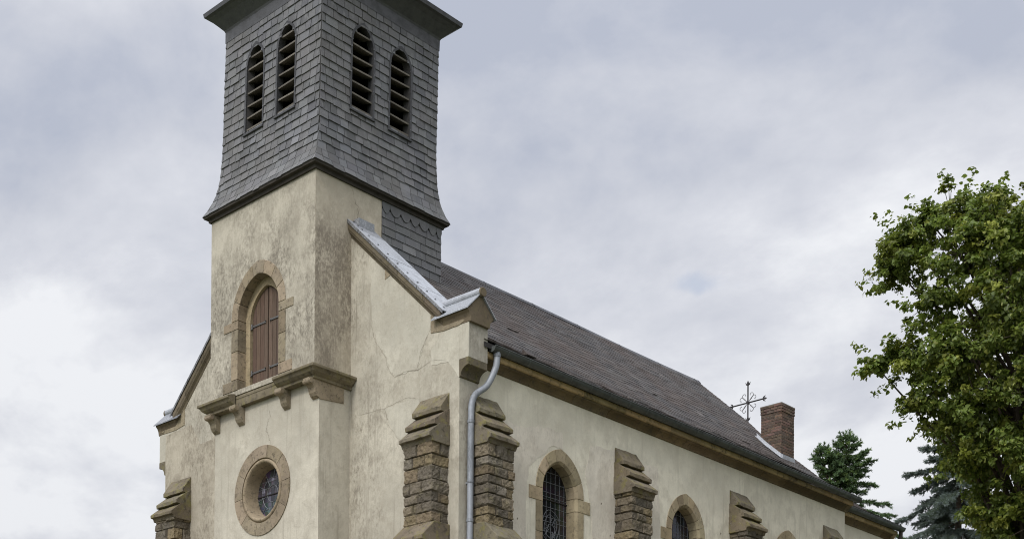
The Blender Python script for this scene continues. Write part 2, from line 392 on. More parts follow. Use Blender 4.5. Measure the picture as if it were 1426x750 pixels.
# --- upper tower with the shutter opening
WX = -1.78
tu = MB(); ul = arch_loop(WX, .78, 9.30, 10.73, 11.63)
tu.prism([(-3.4, 9.2), (0, 9.2), (0, 13.12), (-3.4, 13.12)], fy(0), fy(.5), holes=[ul])
tu.box(-3.398, -3.0, .498, 3.4, 9.2, 13.12)
tower_up = tu.build('tower_wall', M['pl_up'], CH)
tf = MB(); tf.box(-.5, -.002, .499, 1.71, 9.2, 13.12); tf.box(-.5, -.06, 1.71, 3.4, 9.2, 13.12); tf.box(-3.4, 0, 3.3, 3.4, 9.2, 13.1)
# the flank sheet covers the whole visible side of the upper tower
tf.box(-.05, .004, .004, 1.71, 9.2, 13.12)
flank = tf.build('tower_wall', M['pl_side'], CH)
ib = MB(); ib.box(-2.88, -.52, S + .72, 3.2, BZ, 9.0); ib.box(-2.9, -.52, .62, 3.2, 9.0, 13.0)
ib.build('inner_core', M['dark'], CH)

def strip(name, pts, wid, place, parent, mat=None):
    """a thin crack: ribbon along pts in a wall plane"""
    m = MB(); n = len(pts); q = []
    ps = []
    for i in range(n - 1):
        for k in range(6):
            t = k / 6; a, b = pts[i], pts[i + 1]
            ps.append((a[0] + (b[0] - a[0]) * t + rng.uniform(-.018, .018), a[1] + (b[1] - a[1]) * t + rng.uniform(-.012, .012)))
    ps.append(pts[-1]); rows = []
    for i, p_ in enumerate(ps):
        a = ps[max(i - 1, 0)]; b = ps[min(i + 1, len(ps) - 1)]; d = Vector((b[0] - a[0], b[1] - a[1])).normalized()
        w_ = wid * .55 * rng.uniform(.1, 1) * (1 if 0 < i < len(ps) - 1 else .2); nx, ny = -d.y * w_, d.x * w_
        rows.append([place(p_[0] + nx, p_[1] + ny), place(p_[0] - nx, p_[1] - ny)])
    m.sweep(None, rows, (1, 1, 1), False, False); return m.build(name, mat or M['crack'], parent, recalc=False)
def blotch(name, pts, place0, place1, parent, mat, jit=.03, sub=7):
    """a repair patch: thin plaster slab with a ragged outline"""
    ps = []; n = len(pts)
    for i in range(n):
        a, b = pts[i], pts[(i + 1) % n]
        for k in range(sub):
            t = k / sub; ps.append((a[0] + (b[0] - a[0]) * t + (rng.uniform(-jit, jit) if k else 0), a[1] + (b[1] - a[1]) * t + (rng.uniform(-jit, jit) if k else 0)))
    m = MB(); m.prism(ps, place0, place1); return m.build(name, mat, parent)

strip('crack', [(.05, 13.10), (.75, 13.06), (.95, 12.98), (.98, 12.75), (1.08, 12.66), (1.06, 12.40)], .010, fx(.0065), flank)
strip('crack', [(-1.62, 8.89), (-1.52, 8.59), (-1.64, 8.42), (-1.66, 8.33), (-1.56, 8.22), (-1.52, 8.02)], .009, fy(S - .003), tower_low)

# --- slates: each slate a thin wedge, its tail standing proud
def slates(mb, place, rows, left, right, wid, rnd, holes=None, gap=.006, proud=.013, tlo=.72, thi=1.2, scallop=False, wig=.0):
    """place(a, t, h): along-row coordinate a, row coordinate t (upwards), height h above the surface."""
    for r in range(len(rows) - 1):
        t0, t1 = rows[r], rows[r + 1]; a0, a1 = left(t0), right(t0)
        cut = [] if holes is None else holes(t0, t1)
        x = a0 - (wid * .5 if r % 2 else 0) - rnd.uniform(0, wid * .2)
        while x < a1:
            ww = wid * rnd.uniform(.66, 1.3); xa, xb = max(x, a0), min(x + ww, a1); x += ww
            if xb - xa < .02: continue
            segs = [(xa, xb)]
            for (c0, c1) in cut:
                ns = []
                for (p_, q_) in segs:
                    if c1 <= p_ or c0 >= q_: ns.append((p_, q_)); continue
                    if c0 - p_ > .015: ns.append((p_, c0))
                    if q_ - c1 > .015: ns.append((c1, q_))
                segs = ns
            dz = rnd.uniform(-wig, wig); pr = proud * rnd.uniform(.75, 1.3) * (.4 if 13.1 < t0 < 13.5 else 1); tv = rnd.uniform(tlo, thi) * (1 if rnd.random() > .04 else rnd.uniform(1.2, 1.5))
            tint = (tv * rnd.uniform(.97, 1.03), tv, tv * rnd.uniform(.96, 1.04))
            for (p_, q_) in segs:
                g_ = gap * .5; b0 = t0 + dz + rnd.uniform(-.003, .003); pa, pb = p_ + g_, q_ - g_
                if pb - pa < .01: continue
                if scallop:
                    n = 7; bot = [(pa + (pb - pa) * i / n, t0 + (t1 - t0) * .42 * (abs(2 * i / n - 1) ** 2.2)) for i in range(n + 1)]
                else: bot = [(pa, b0), (pb, b0 + rnd.uniform(-.004, .004))]
                top = [(pb, t1 + .012), (pa, t1 + .012)]; lp = bot + top; n = len(lp); nb_ = len(bot)
                hh = lambda i: pr if i < nb_ else .003
                vv = [place(a, t, hh(i)) for i, (a, t) in enumerate(lp)] + [place(a, t, 0.0) for (a, t) in lp]
                mb.add(vv, [tuple(range(n))] + [(i, (i + 1) % n, n + (i + 1) % n, n + i) for i in range(n) if i != nb_], tint)

# --- slate panel behind the flank
sp = MB(); sp.box(-.06, 0, 1.712, 3.4, 9.2, 13.12)
panel = sp.build('slate_panel', M['under'], CH)
sl = MB(); rows = [11.2 + .166 * i for i in range(11)]
slates(sl, lambda a, t, h: (h + .001, a, t), rows, lambda t: 1.715, lambda t: 3.40, .36, rng, tlo=.85, thi=1.1, gap=.012, proud=.018)
slates(sl, lambda a, t, h: (h + .012, a, t), [12.80, 13.1], lambda t: 1.715, lambda t: 3.40, .24, rng, tlo=.9, thi=1.0, scallop=True, gap=.002)
for sgn in (0, 1):
    pass
sl.build('slate_cladding', M['slate_t'], panel)

# --- belfry: body with flared skirt, louvre openings, eave, spire
def lean(p):
    k = max(p[2] - 13.1, 0) / 4.0; r = min(1, max(p[2] - 13.14, 0) / .6)      # the old timber belfry stands a little askew
    return (p[0] + .05 * k + r * (.05 + (.03 + .05 * k) * min(1, max(0, -p[0] / 3.4))), p[1] + .045 * k - r * .05 * p[1] / 3.4, p[2])
PROF = [(13.14, .14), (13.24, .085), (13.36, .03), (13.60, -.035), (13.88, -.075), (14.34, -.097), (14.70, -.10), (17.06, -.10)]
def bo(z):
    for (z0, b0), (z1, b1) in zip(PROF, PROF[1:]):
        if z <= z1: return b0 + (b1 - b0) * max(0, (z - z0)) / (z1 - z0)
    return PROF[-1][1]
LOUV = [-.52, .52]; LH = .285; LZ0, LZS, LZA = 14.58, 15.90, 16.33
def face_map(side):
    # a runs along the face centred on 0, z up, h outwards
    c = W / 2
    if side == 0: return lambda a, z, h: lean((-c + a, -(bo(z) + h), z))
    if side == 1: return lambda a, z, h: lean((bo(z) + h, c + a, z))
    if side == 2: return lambda a, z, h: lean((-c - a, W + bo(z) + h, z))
    return lambda a, z, h: lean((-W - bo(z) - h, c - a, z))
def louv_cut(t0, t1):
    res = []
    for c in LOUV:
        zt = (t0 + t1) / 2
        if zt < LZ0 or t0 > LZA: continue
        if zt <= LZS: hw = LH
        else:
            pts = arch(c, LH, LZS, LZA, 20); hw = 0
            for (x_, z_) in pts:
                if x_ <= c and z_ <= min(zt, LZA): hw = c - x_
            if zt >= LZA - .01: continue
        res.append((c - hw, c + hw))
    return res
bel_core = MB()
zz = [p_[0] for p_ in PROF]
for sd_ in range(4):
    f = face_map(sd_)
    # flared part in strips
    for (z0, b0), (z1, b1) in zip(PROF[:6], PROF[1:7]):
        hw0, hw1 = W / 2 + b0, W / 2 + b1
        bel_core.add([f(-hw0, z0, 0), f(hw0, z0, 0), f(hw1, z1, 0), f(-hw1, z1, 0)], [(0, 1, 2, 3)]) if z1 <= 14.35 else None
    hw = W / 2 - .1
    bel_core.prism([(-W / 2 + .097, 14.34), (W / 2 - .097, 14.34), (hw, 17.06), (-hw, 17.06)], lambda a, b: f(a, b, 0), lambda a, b: f(a * .93, b, -.14),
                   holes=[arch_loop(c, LH, LZ0, LZS, LZA, 10) for c in LOUV])
belfry = bel_core.build('belfry', M['under'], CH, recalc=False)
bs = MB(); br = random.Random(3)
rows = [13.14, 13.27]
while rows[-1] < 16.78: rows.append(rows[-1] + .168)
for sd_ in range(4):
    f = face_map(sd_)
    fc_ = lambda a, z, h, f=f: f(max(-(W / 2 + bo(z)), min(W / 2 + bo(z), a)), z, h)
    slates(bs, fc_, rows, lambda t: -(W / 2 + bo(t)), lambda t: W / 2 + bo(t), .25, br, louv_cut, gap=.013, proud=.022, tlo=.60, thi=1.26, wig=.011)
bs.build('slate_cladding', M['slate_t'], belfry)
# skirt soffit board
so = MB()
for (o0, z0, o1, z1) in [(.132, 13.15, .12, 13.095), (.12, 13.095, .05, 13.085), (.05, 13.085, .045, 13.02), (.045, 13.02, -.03, 13.02)]:
    a = [(-W - o0, -o0, z0), (o0, -o0, z0), (o0, W + o0, z0), (-W - o0, W + o0, z0)]; b = [(-W - o1, -o1, z1), (o1, -o1, z1), (o1, W + o1, z1), (-W - o1, W + o1, z1)]
    so.add(a + b, [(i, (i + 1) % 4, 4 + (i + 1) % 4, 4 + i) for i in range(4)])
so.build('skirt_board', M['fascia'], belfry)
# plain lead band, coved eave and spire
ev = MB()
EP = [(16.76, -.085), (16.98, -.082), (17.02, -.06), (17.10, .02), (17.19, .115), (17.25, .195), (17.28, .245), (17.36, .26), (17.375, .245)]
for (z0, o0), (z1, o1) in zip(EP, EP[1:]):
    a = [lean(q) for q in [(-W - o0, -o0, z0), (o0, -o0, z0), (o0, W + o0, z0), (-W - o0, W + o0, z0)]]
    b = [lean(q) for q in [(-W - o1, -o1, z1), (o1, -o1, z1), (o1, W + o1, z1), (-W - o1, W + o1, z1)]]
    ev.add(a + b, [(i, (i + 1) % 4, 4 + (i + 1) % 4, 4 + i) for i in range(4)], (.8, .8, .8) if z0 > 17.2 else (1, 1, 1))
ev.build('eave', M['lead'], belfry)
spr = MB(); SPF = [(17.37, .25), (17.62, -.12), (17.95, -.5), (18.6, -.78), (19.6, -1.0), (25.0, -1.69)]
for (z0, o0), (z1, o1) in zip(SPF, SPF[1:]):
    a = [lean(q) for q in [(-W - o0, -o0, z0), (o0, -o0, z0), (o0, W + o0, z0), (-W - o0, W + o0, z0)]]
    b = [lean(q) for q in [(-W - o1, -o1, z1), (o1, -o1, z1), (o1, W + o1, z1), (-W - o1, W + o1, z1)]]
    spr.add(a + b, [(i, (i + 1) % 4, 4 + (i + 1) % 4, 4 + i) for i in range(4)])
spr.build('spire', M['slate_t'], belfry)
hk = MB()
for (x_, y_) in [(.12, 1.2), (.12, 2.6), (-.6, -.12), (-2.6, -.12)]:
    q = lean((x_, y_, 17.45)); hk = MB(); hk.tube([q, (q[0], q[1], q[2] + .10), (q[0], q[1], q[2] + .14), (q[0] + .05, q[1], q[2] + .15)], .012, 6); hk.build('roof_hook', M['iron'], belfry)
# louvre windows
def louvre(sd_, c):
    f = face_map(sd_)
    tr = MB(); o_ = arch_loop(c, LH + .042, LZ0 - .03, LZS, LZA + .055, 12); i_ = arch_loop(c, LH - .004, LZ0 + .002, LZS, LZA - .005, 12)
    n = len(o_)
    for i in range(n):
        j = (i + 1) % n
        if i == n - 1: continue
        tr.add([f(*o_[i], .026), f(*o_[j], .026), f(*i_[j], .02), f(*i_[i], .02), f(*o_[i], -.01), f(*o_[j], -.01), f(*i_[j], -.14), f(*i_[i], -.14)],
               [(0, 1, 2, 3), (3, 2, 6, 7), (0, 1, 5, 4)], (.6, .6, .6))
    tr.add([f(c - LH - .05, LZ0 - .05, .05), f(c + LH + .05, LZ0 - .05, .05), f(c + LH + .05, LZ0 - .02, .055), f(c - LH - .05, LZ0 - .02, .055),
            f(c - LH - .05, LZ0 - .05, -.02), f(c + LH + .05, LZ0 - .05, -.02), f(c + LH, LZ0 + .012, -.12), f(c - LH, LZ0 + .012, -.12)],
           [(0, 1, 2, 3), (3, 2, 6, 7), (0, 4, 5, 1), (0, 3, 7, 4), (1, 5, 6, 2)])
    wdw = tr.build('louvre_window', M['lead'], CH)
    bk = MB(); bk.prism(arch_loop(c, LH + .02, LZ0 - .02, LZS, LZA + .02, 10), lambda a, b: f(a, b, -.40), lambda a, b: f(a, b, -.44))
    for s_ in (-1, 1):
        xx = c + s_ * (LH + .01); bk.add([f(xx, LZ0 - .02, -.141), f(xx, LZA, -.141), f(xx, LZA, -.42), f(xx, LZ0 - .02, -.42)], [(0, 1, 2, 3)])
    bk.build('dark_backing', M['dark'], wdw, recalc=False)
    lv = MB(); n = 7; pitch = (LZA - LZ0) / n
    for i in range(n):
        zf = LZ0 + .06 + pitch * i + br.uniform(-.012, .012)
        hw = LH - .006
        if zf + .12 > LZS:
            for (x_, z_) in arch(c, LH, LZS, LZA, 20):
                if x_ <= c and z_ <= zf + .02: hw = c - x_ + .01
            if zf + .1 > LZA - .02: continue
        sk = br.uniform(-.012, .012); t = br.uniform(.75, 1.25); zb = zf + .095; th = .034
        q = [(c - hw, zf + sk, -.015), (c + hw, zf - sk, -.015), (c + hw, zb - sk, -.30), (c - hw, zb + sk, -.30)]
        def pf(a, z, h, base=f): return base(a, min(z, 17), h)
        lv.add([pf(*p_) for p_ in q] + [pf(a, z + th, h) for a, z, h in q], [(0, 3, 2, 1), (4, 5, 6, 7), (0, 1, 5, 4), (1, 2, 6, 5), (2, 3, 7, 6), (3, 0, 4, 7)], (t, t, t))
    lv.build('louvres', M['louvre'], wdw)
for sd_ in range(2):
    for c in LOUV: louvre(sd_, c)

# --- ledge between the tower stages: two projecting blocks and the sill between them
lg = MB()
LP = [(0, 9.235), (.05, 9.225), (.17, 9.19), (.20, 9.175), (.20, 9.125), (.165, 9.11), (.135, 9.06), (.085, 9.02), (.05, 9.0), (.05, 8.955), (0, 8.95)]   # out from wall, z
def run(pts):
    """mitred moulding along a plan polyline of (x, y, outward normals already mitred nx, ny)"""
    lg.sweep(None, [[(x + nx * o, y + ny * o, z) for o, z in LP] for x, y, nx, ny in pts])
y0 = 0.0
run([(-2.30, y0 - .0, 0, -1), (-3.4, y0, -1, -1), (-3.4, P, -1, 0)][::-1] if False else [(-3.4, P, -1, 0), (-3.4, y0, -1, -1), (-2.52, y0, 0, -1)])
run([(-1.07, y0, 0, -1), (0, y0, 1, -1), (0, P, 1, 0)])
lg.sweep(None, [[(x, .11 - o * .5, z) for o, z in LP] for x in (-2.52, -1.07)])
lg.box(-3.39, -.01, .02, P, 8.96, 9.22)
lg.build('ledge', M['ledge'], CH, bevel=.006)
def corbel(x0, x1, yb, depth, z1, axis=0):
    m = MB(); pr = [(0, 0), (depth, 0), (depth, -.07), (depth - .03, -.10), (depth - .09, -.12), (depth - .13, -.17), (depth - .15, -.25), (depth - .19, -.31), (0, -.36)]
    m.prism(pr, lambda a, b: (x0, yb - a, z1 + b), lambda a, b: (x1, yb - a, z1 + b), tn(.9, 1.15))
    m.tube([(x0 - .012, yb - depth + .045, z1 - .06), (x1 + .012, yb - depth + .045, z1 - .06)], .05, 12, tn(.9, 1.1))
    return m.build('corbel', M['sand'], CH, bevel=.006)
corbel(-3.41, -3.21, S, .26, 8.955); corbel(-2.55, -2.36, S, .26, 8.955); corbel(-1.06, -.87, S, .26, 8.955)
m = MB(); pr = [(-.62, 0), (.26, 0), (.26, -.07), (.23, -.10), (.17, -.12), (.13, -.17), (.11, -.25), (.07, -.31), (-.02, -.36), (-.62, -.30)]
m.prism(pr, lambda a, b: (-.18, S - a, 8.955 + b), lambda a, b: (.015, S - a, 8.955 + b), (1, 1, 1)); m.tube([(-.192, S - .215, 8.895), (.03, S - .215, 8.895)], .05, 12)
m.build('corbel', M['sand'], CH, bevel=.006)

# --- stone window surround made of separate blocks
def surround(mb, place, cx, hi, ho, z0, zs, ai, ao, depth, proud=.012, nv=7, lugs=(), joints=(), gap=.009, chamfer=0.0, tl=.74, th=1.2):
    """place(a, z, h): h outwards. voussoirs over the arch, blocks down the jambs, lugs = [(z0, z1, reach left, reach right)]"""
    inn = arch(cx, hi, zs, ai, 28); ou = arch(cx, ho, zs, ao, 28); n = len(inn)
    def block(ip, op, t):
        k = len(ip); hi_ = [place(a, z, proud - (chamfer if chamfer else 0)) for a, z in ip]; ho_ = [place(a, z, proud) for a, z in op]
        if chamfer:
            mid = [(i_[0] + (o_[0] - i_[0]) * min(1, chamfer / max(1e-3, math.dist(i_, o_))), i_[1] + (o_[1] - i_[1]) * min(1, chamfer / max(1e-3, math.dist(i_, o_)))) for i_, o_ in zip(ip, op)]
            hm = [place(a, z, proud) for a, z in mid]
        bi = [place(a, z, -depth) for a, z in ip]; bo_ = [place(a, z, -.03) for a, z in op]
        rows_ = [bi, hi_] + ([hm] if chamfer else []) + [ho_, bo_]; vs_ = [q for r in rows_ for q in r]; fs = []
        for r in range(len(rows_) - 1):
            for i in range(k - 1): fs.append((r * k + i, r * k + i + 1, (r + 1) * k + i + 1, (r + 1) * k + i))
        nr = len(rows_)
        fs.append(tuple(r * k for r in range(nr))); fs.append(tuple(r * k + k - 1 for r in reversed(range(nr))))
        mb.add(vs_, fs, t)
    step = (n - 1) / nv
    for v_ in range(nv):
        i0, i1 = round(v_ * step), round((v_ + 1) * step)
        ip, op = inn[i0:i1 + 1], ou[i0:i1 + 1]
        def shrink(l):
            l = list(l); a, b = l[0], l[1]; d = math.dist(a, b) or 1; l[0] = (a[0] + (b[0] - a[0]) * gap * .5 / d, a[1] + (b[1] - a[1]) * gap * .5 / d)
            a, b = l[-1], l[-2]; d = math.dist(a, b) or 1; l[-1] = (a[0] + (b[0] - a[0]) * gap * .5 / d, a[1] + (b[1] - a[1]) * gap * .5 / d); return l
        block(shrink(ip), shrink(op), tn(tl, th))
    for sd_ in (-1, 1):
        js = sorted(set([z0, zs] + list(joints)))
        for za, zb in zip(js, js[1:]):
            reach = ho
            for l in lugs:
                if abs(l[0] - za) < .02: reach = l[2] if sd_ < 0 else l[3]
            a, b = za + gap * .5, zb - gap * .5
            ip = [(cx + sd_ * hi, a), (cx + sd_ * hi, b)]; op = [(cx + sd_ * reach, a), (cx + sd_ * reach, b)]
            block(ip, op, tn(tl, th))

# upper shutter window
sw = MB(); PW = lambda a, z, h: (a, -h, z)
surround(sw, PW, WX, .67, .885, 9.30, 10.73, 11.50, 11.77, .24, .014, 7, lugs=[(9.30, 9.5, 1.17, 1.10), (10.55, 9.9, 1.15, 1.13)], joints=[9.52, 10.1, 10.55])
shw = sw.build('shutter_window', M['sand'], CH, bevel=.005)
# inner rebate frame
fr = MB(); fr.prism(arch_loop(WX, .668, 9.30, 10.73, 11.498, 16), lambda a, b: (a, .195, b), lambda a, b: (a, .34, b), (1.0, .98, .95), holes=[arch_loop(WX, .525, 9.345, 10.68, 11.33, 16)])
fr.build('rebate', M['sandlight'], shw)
def half_leaf(sgn):
    """one shutter: vertical boards cut to the arch"""
    m = MB(); pts = arch(WX, .52, 10.68, 11.32, 30)
    def top(x_):
        for (x0, z0), (x1, z1) in zip(pts, pts[1:]):
            if x0 <= x_ <= x1: return z0 + (z1 - z0) * (x_ - x0) / max(1e-6, x1 - x0)
        return 10.68
    nb = 4; xs_ = [WX + sgn * (.012 + (.505) * i / nb) for i in range(nb + 1)]
    for i in range(nb):
        a, b = sorted((xs_[i], xs_[i + 1])); a += .005; b -= .005; t = tn(.6, 1.5, .06); k = 5
        tp = [(a + (b - a) * j / k, top(a + (b - a) * j / k)) for j in range(k + 1)]
        m.prism([(a, 9.37), (b, 9.37)] + tp[::-1], lambda x_, z_: (x_, .255, z_), lambda x_, z_: (x_, .29, z_), t)
    sh = m.build('shutter', M['wood'], CH, bevel=.003)
    for z in (9.66, 10.62):
        h = MB(); x0 = WX + sgn * .515; x1 = WX + sgn * .075
        if sgn < 0: x1 = WX - .07
        a, b = sorted((x0, x1)); h.box(a, b, .238, .254, z - .018, z + .018)
        h.tube([(x0, .235, z - .05), (x0, .235, z + .05)], .022, 8)
        if sgn < 0: h.tube([(x0, .235, z), (x0 - .035, .215, z - .05), (x0 + .02, .205, z - .075)], .012, 6)
        h.tube([(x1, .238, z - .03), (x1 + sgn * .02, .236, z), (x1, .238, z + .03)], .012, 6)
        h.build('strap_hinge', M['irongrey'], sh)
half_leaf(-1); half_leaf(1)
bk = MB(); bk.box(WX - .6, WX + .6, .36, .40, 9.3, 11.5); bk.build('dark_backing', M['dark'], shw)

# --- rose window
rw = MB(); N8 = 10
def ringblocks(mb, r0, r1, yf, yb, n, t, gap=.006, off=.1):
    for i in range(n):
        a0 = off + 2 * math.pi * i / n; a1 = off + 2 * math.pi * (i + 1) / n; k = 10
        g0, g1 = gap * .5 / r1, gap * .5 / r1; an = [a0 + g0 + (a1 - a0 - g0 - g1) * j / k for j in range(k + 1)]
        pts = [(RC[0] + r1 * math.cos(a), RC[1] + r1 * math.sin(a)) for a in an] + [(RC[0] + r0 * math.cos(a), RC[1] + r0 * math.sin(a)) for a in reversed(an)]
        mb.prism(pts, fy(yf), fy(yb), tn(*t))
ringblocks(rw, .655, .905, S - .02, S + .1, N8, (.78, 1.15), gap=.010)
rose = rw.build('rose_window', M['sand'], CH, bevel=.006)
ri = MB(); NR_ = 72
RP = [(.655, S - .005), (.648, S + .02), (.635, S + .02), (.63, S - .008), (.605, S - .03), (.575, S - .025), (.555, S + .0), (.545, S + .05), (.50, S + .22), (.49, S + .30)]
rows_ = []
for r_, y_ in RP: rows_.append([(RC[0] + r_ * math.cos(2 * math.pi * i / NR_), y_, RC[1] + r_ * math.sin(2 * math.pi * i / NR_)) for i in range(NR_)])
ri.sweep(None, rows_, (1.05, 1.03, 1.0), True, False)
ri.build('moulded_ring', M['sand'], rose, smooth=True)
gl = MB(); gl.prism(circ(.5, 48), fy(S + .275), fy(S + .29)); gl.build('glass', M['rose'], rose)
ld = MB(); yl = S + .268
def bar(mb, p_, q_, r_, place): mb.tube([place(*p_), place(*q_)], r_, 5)
bar(ld, (RC[0] - .49, RC[1] - .02), (RC[0] + .49, RC[1] - .02), .016, fy(yl))
ld.build('saddle_bar', M['iron'], rose)
ld = MB(); lr = random.Random(8)
for r_ in (.17, .33): 
    ps = circ(r_, 24); ld.tube([fy(yl)(*p_) for p_ in ps + ps[:1]], .007, 5)
for i in range(10):
    a = 2 * math.pi * i / 10 + .2; r0 = .17 if i % 2 else .33
    bar(ld, (RC[0] + r0 * math.cos(a), RC[1] + r0 * math.sin(a)), (RC[0] + .49 * math.cos(a), RC[1] + .49 * math.sin(a)), .006, fy(yl))
for z_ in (-.3, -.16, .12, .26): bar(ld, (RC[0] - math.sqrt(.24 - z_ * z_), RC[1] + z_), (RC[0] + math.sqrt(.24 - z_ * z_), RC[1] + z_), .005, fy(yl + .002))
ld.build('lead_cames', M['came'], rose)
gp = MB(); gr = random.Random(21)
# single coloured pieces of the glass
PAL = [(2.6, 2.55, 2.7), (1.3, 1.25, 1.4), (.5, .5, .6), (.4, .6, .5), (.8, .6, .6), (.4, .4, .4), (.3, .3, .32), (3.2, 3.15, 3.2), (.25, .25, .27)]
for i in range(9):
    for j in range(9):
        a, b = -.45 + i * .1, -.45 + j * .1
        if a * a + b * b > .2 or gr.random() < .35: continue
        t = PAL[min(len(PAL) - 1, int(gr.random() * len(PAL)))]
        if b < -.2 and gr.random() < .4: t = (.35, .75, .55)
        gp.box(RC[0] + a, RC[0] + a + .092, S + .271, S + .274, RC[1] + b, RC[1] + b + .092, t)
k = NT('stained piece'); k.done(k.mix(1.0, (.055, .053, .066), k.tint(), 'MULTIPLY'), .15, k.bump(k.noise(7, 3, .5), .3, .02), spec=.5); M['piece'] = k.m
gp.build('glass_piece', M['piece'], rose)

# ------------------------------------------------------------------ facade, coping, kneelers
def zt(x): return 12.31 - .939 * x
def mirror(x): return 2 * XC - x
fo = [(XL, BZ - .3), (W2, BZ - .3), (W2, 9.46), (2.86, 9.52), (0, zt(0) - .14), (-3.4, zt(0) - .14), (mirror(2.86), 9.52), (XL, 9.46)]
fm = MB(); fm.prism(fo, fy(P), fy(P + .5))
facade = fm.build('facade_wall', M['pl_fac'], CH)
rel = lambda dy: (fy(P - dy), fy(P + .02))
blotch('plaster_patch', [(.55, 11.45), (.58, 11.05), (.63, 10.2), (.77, 9.72), (1.06, 9.37), (1.17, 9.06), (1.32, 8.93), (1.95, 8.91), (2.02, 9.19), (2.2, 9.50), (2.27, 9.62), (2.27, 9.9), (1.0, 11.08)], *rel(.004), facade, M['pl_patch'], .022)
blotch('plaster_patch', [(1.03, 8.38), (1.98, 8.36), (2.0, 7.2), (1.9, 6.9), (1.62, 7.3), (1.5, 7.62), (1.15, 8.05)], *rel(.004), facade, M['pl_patch'], .02)
blotch('plaster_patch', [(2.30, 8.90), (2.75, 8.86), (3.035, 8.5), (3.035, 9.44), (2.66, 9.44), (2.3, 9.2)], *rel(.004), facade, M['pl_patch'], .015)
blotch('plaster_patch', [(-6.43, 9.40), (-5.4, 9.44), (-5.1, 8.95), (-4.3, 9.0), (-4.2, 8.5), (-3.42, 8.45), (-3.42, 5), (-6.43, 5)], *rel(.003), facade, M['pl_left'], .03)
strip('crack', [(.62, 10.1), (.74, 9.74), (1.03, 9.38), (1.14, 9.06), (1.30, 8.91), (1.62, 8.96), (1.95, 8.90), (2.3, 8.99), (2.66, 8.9)], .007, fy(P - .0065), facade)
strip('crack', [(1.93, 8.92), (2.0, 9.2), (2.2, 9.48)], .007, fy(P - .0065), facade)
strip('crack', [(1.0, 8.40), (1.13, 8.05), (1.5, 7.6), (1.62, 7.28)], .008, fy(P - .0065), facade)
strip('crack', [(.2, 8.42), (1.0, 8.38), (1.7, 8.45), (2.0, 8.33)], .005, fy(P - .0065), facade)

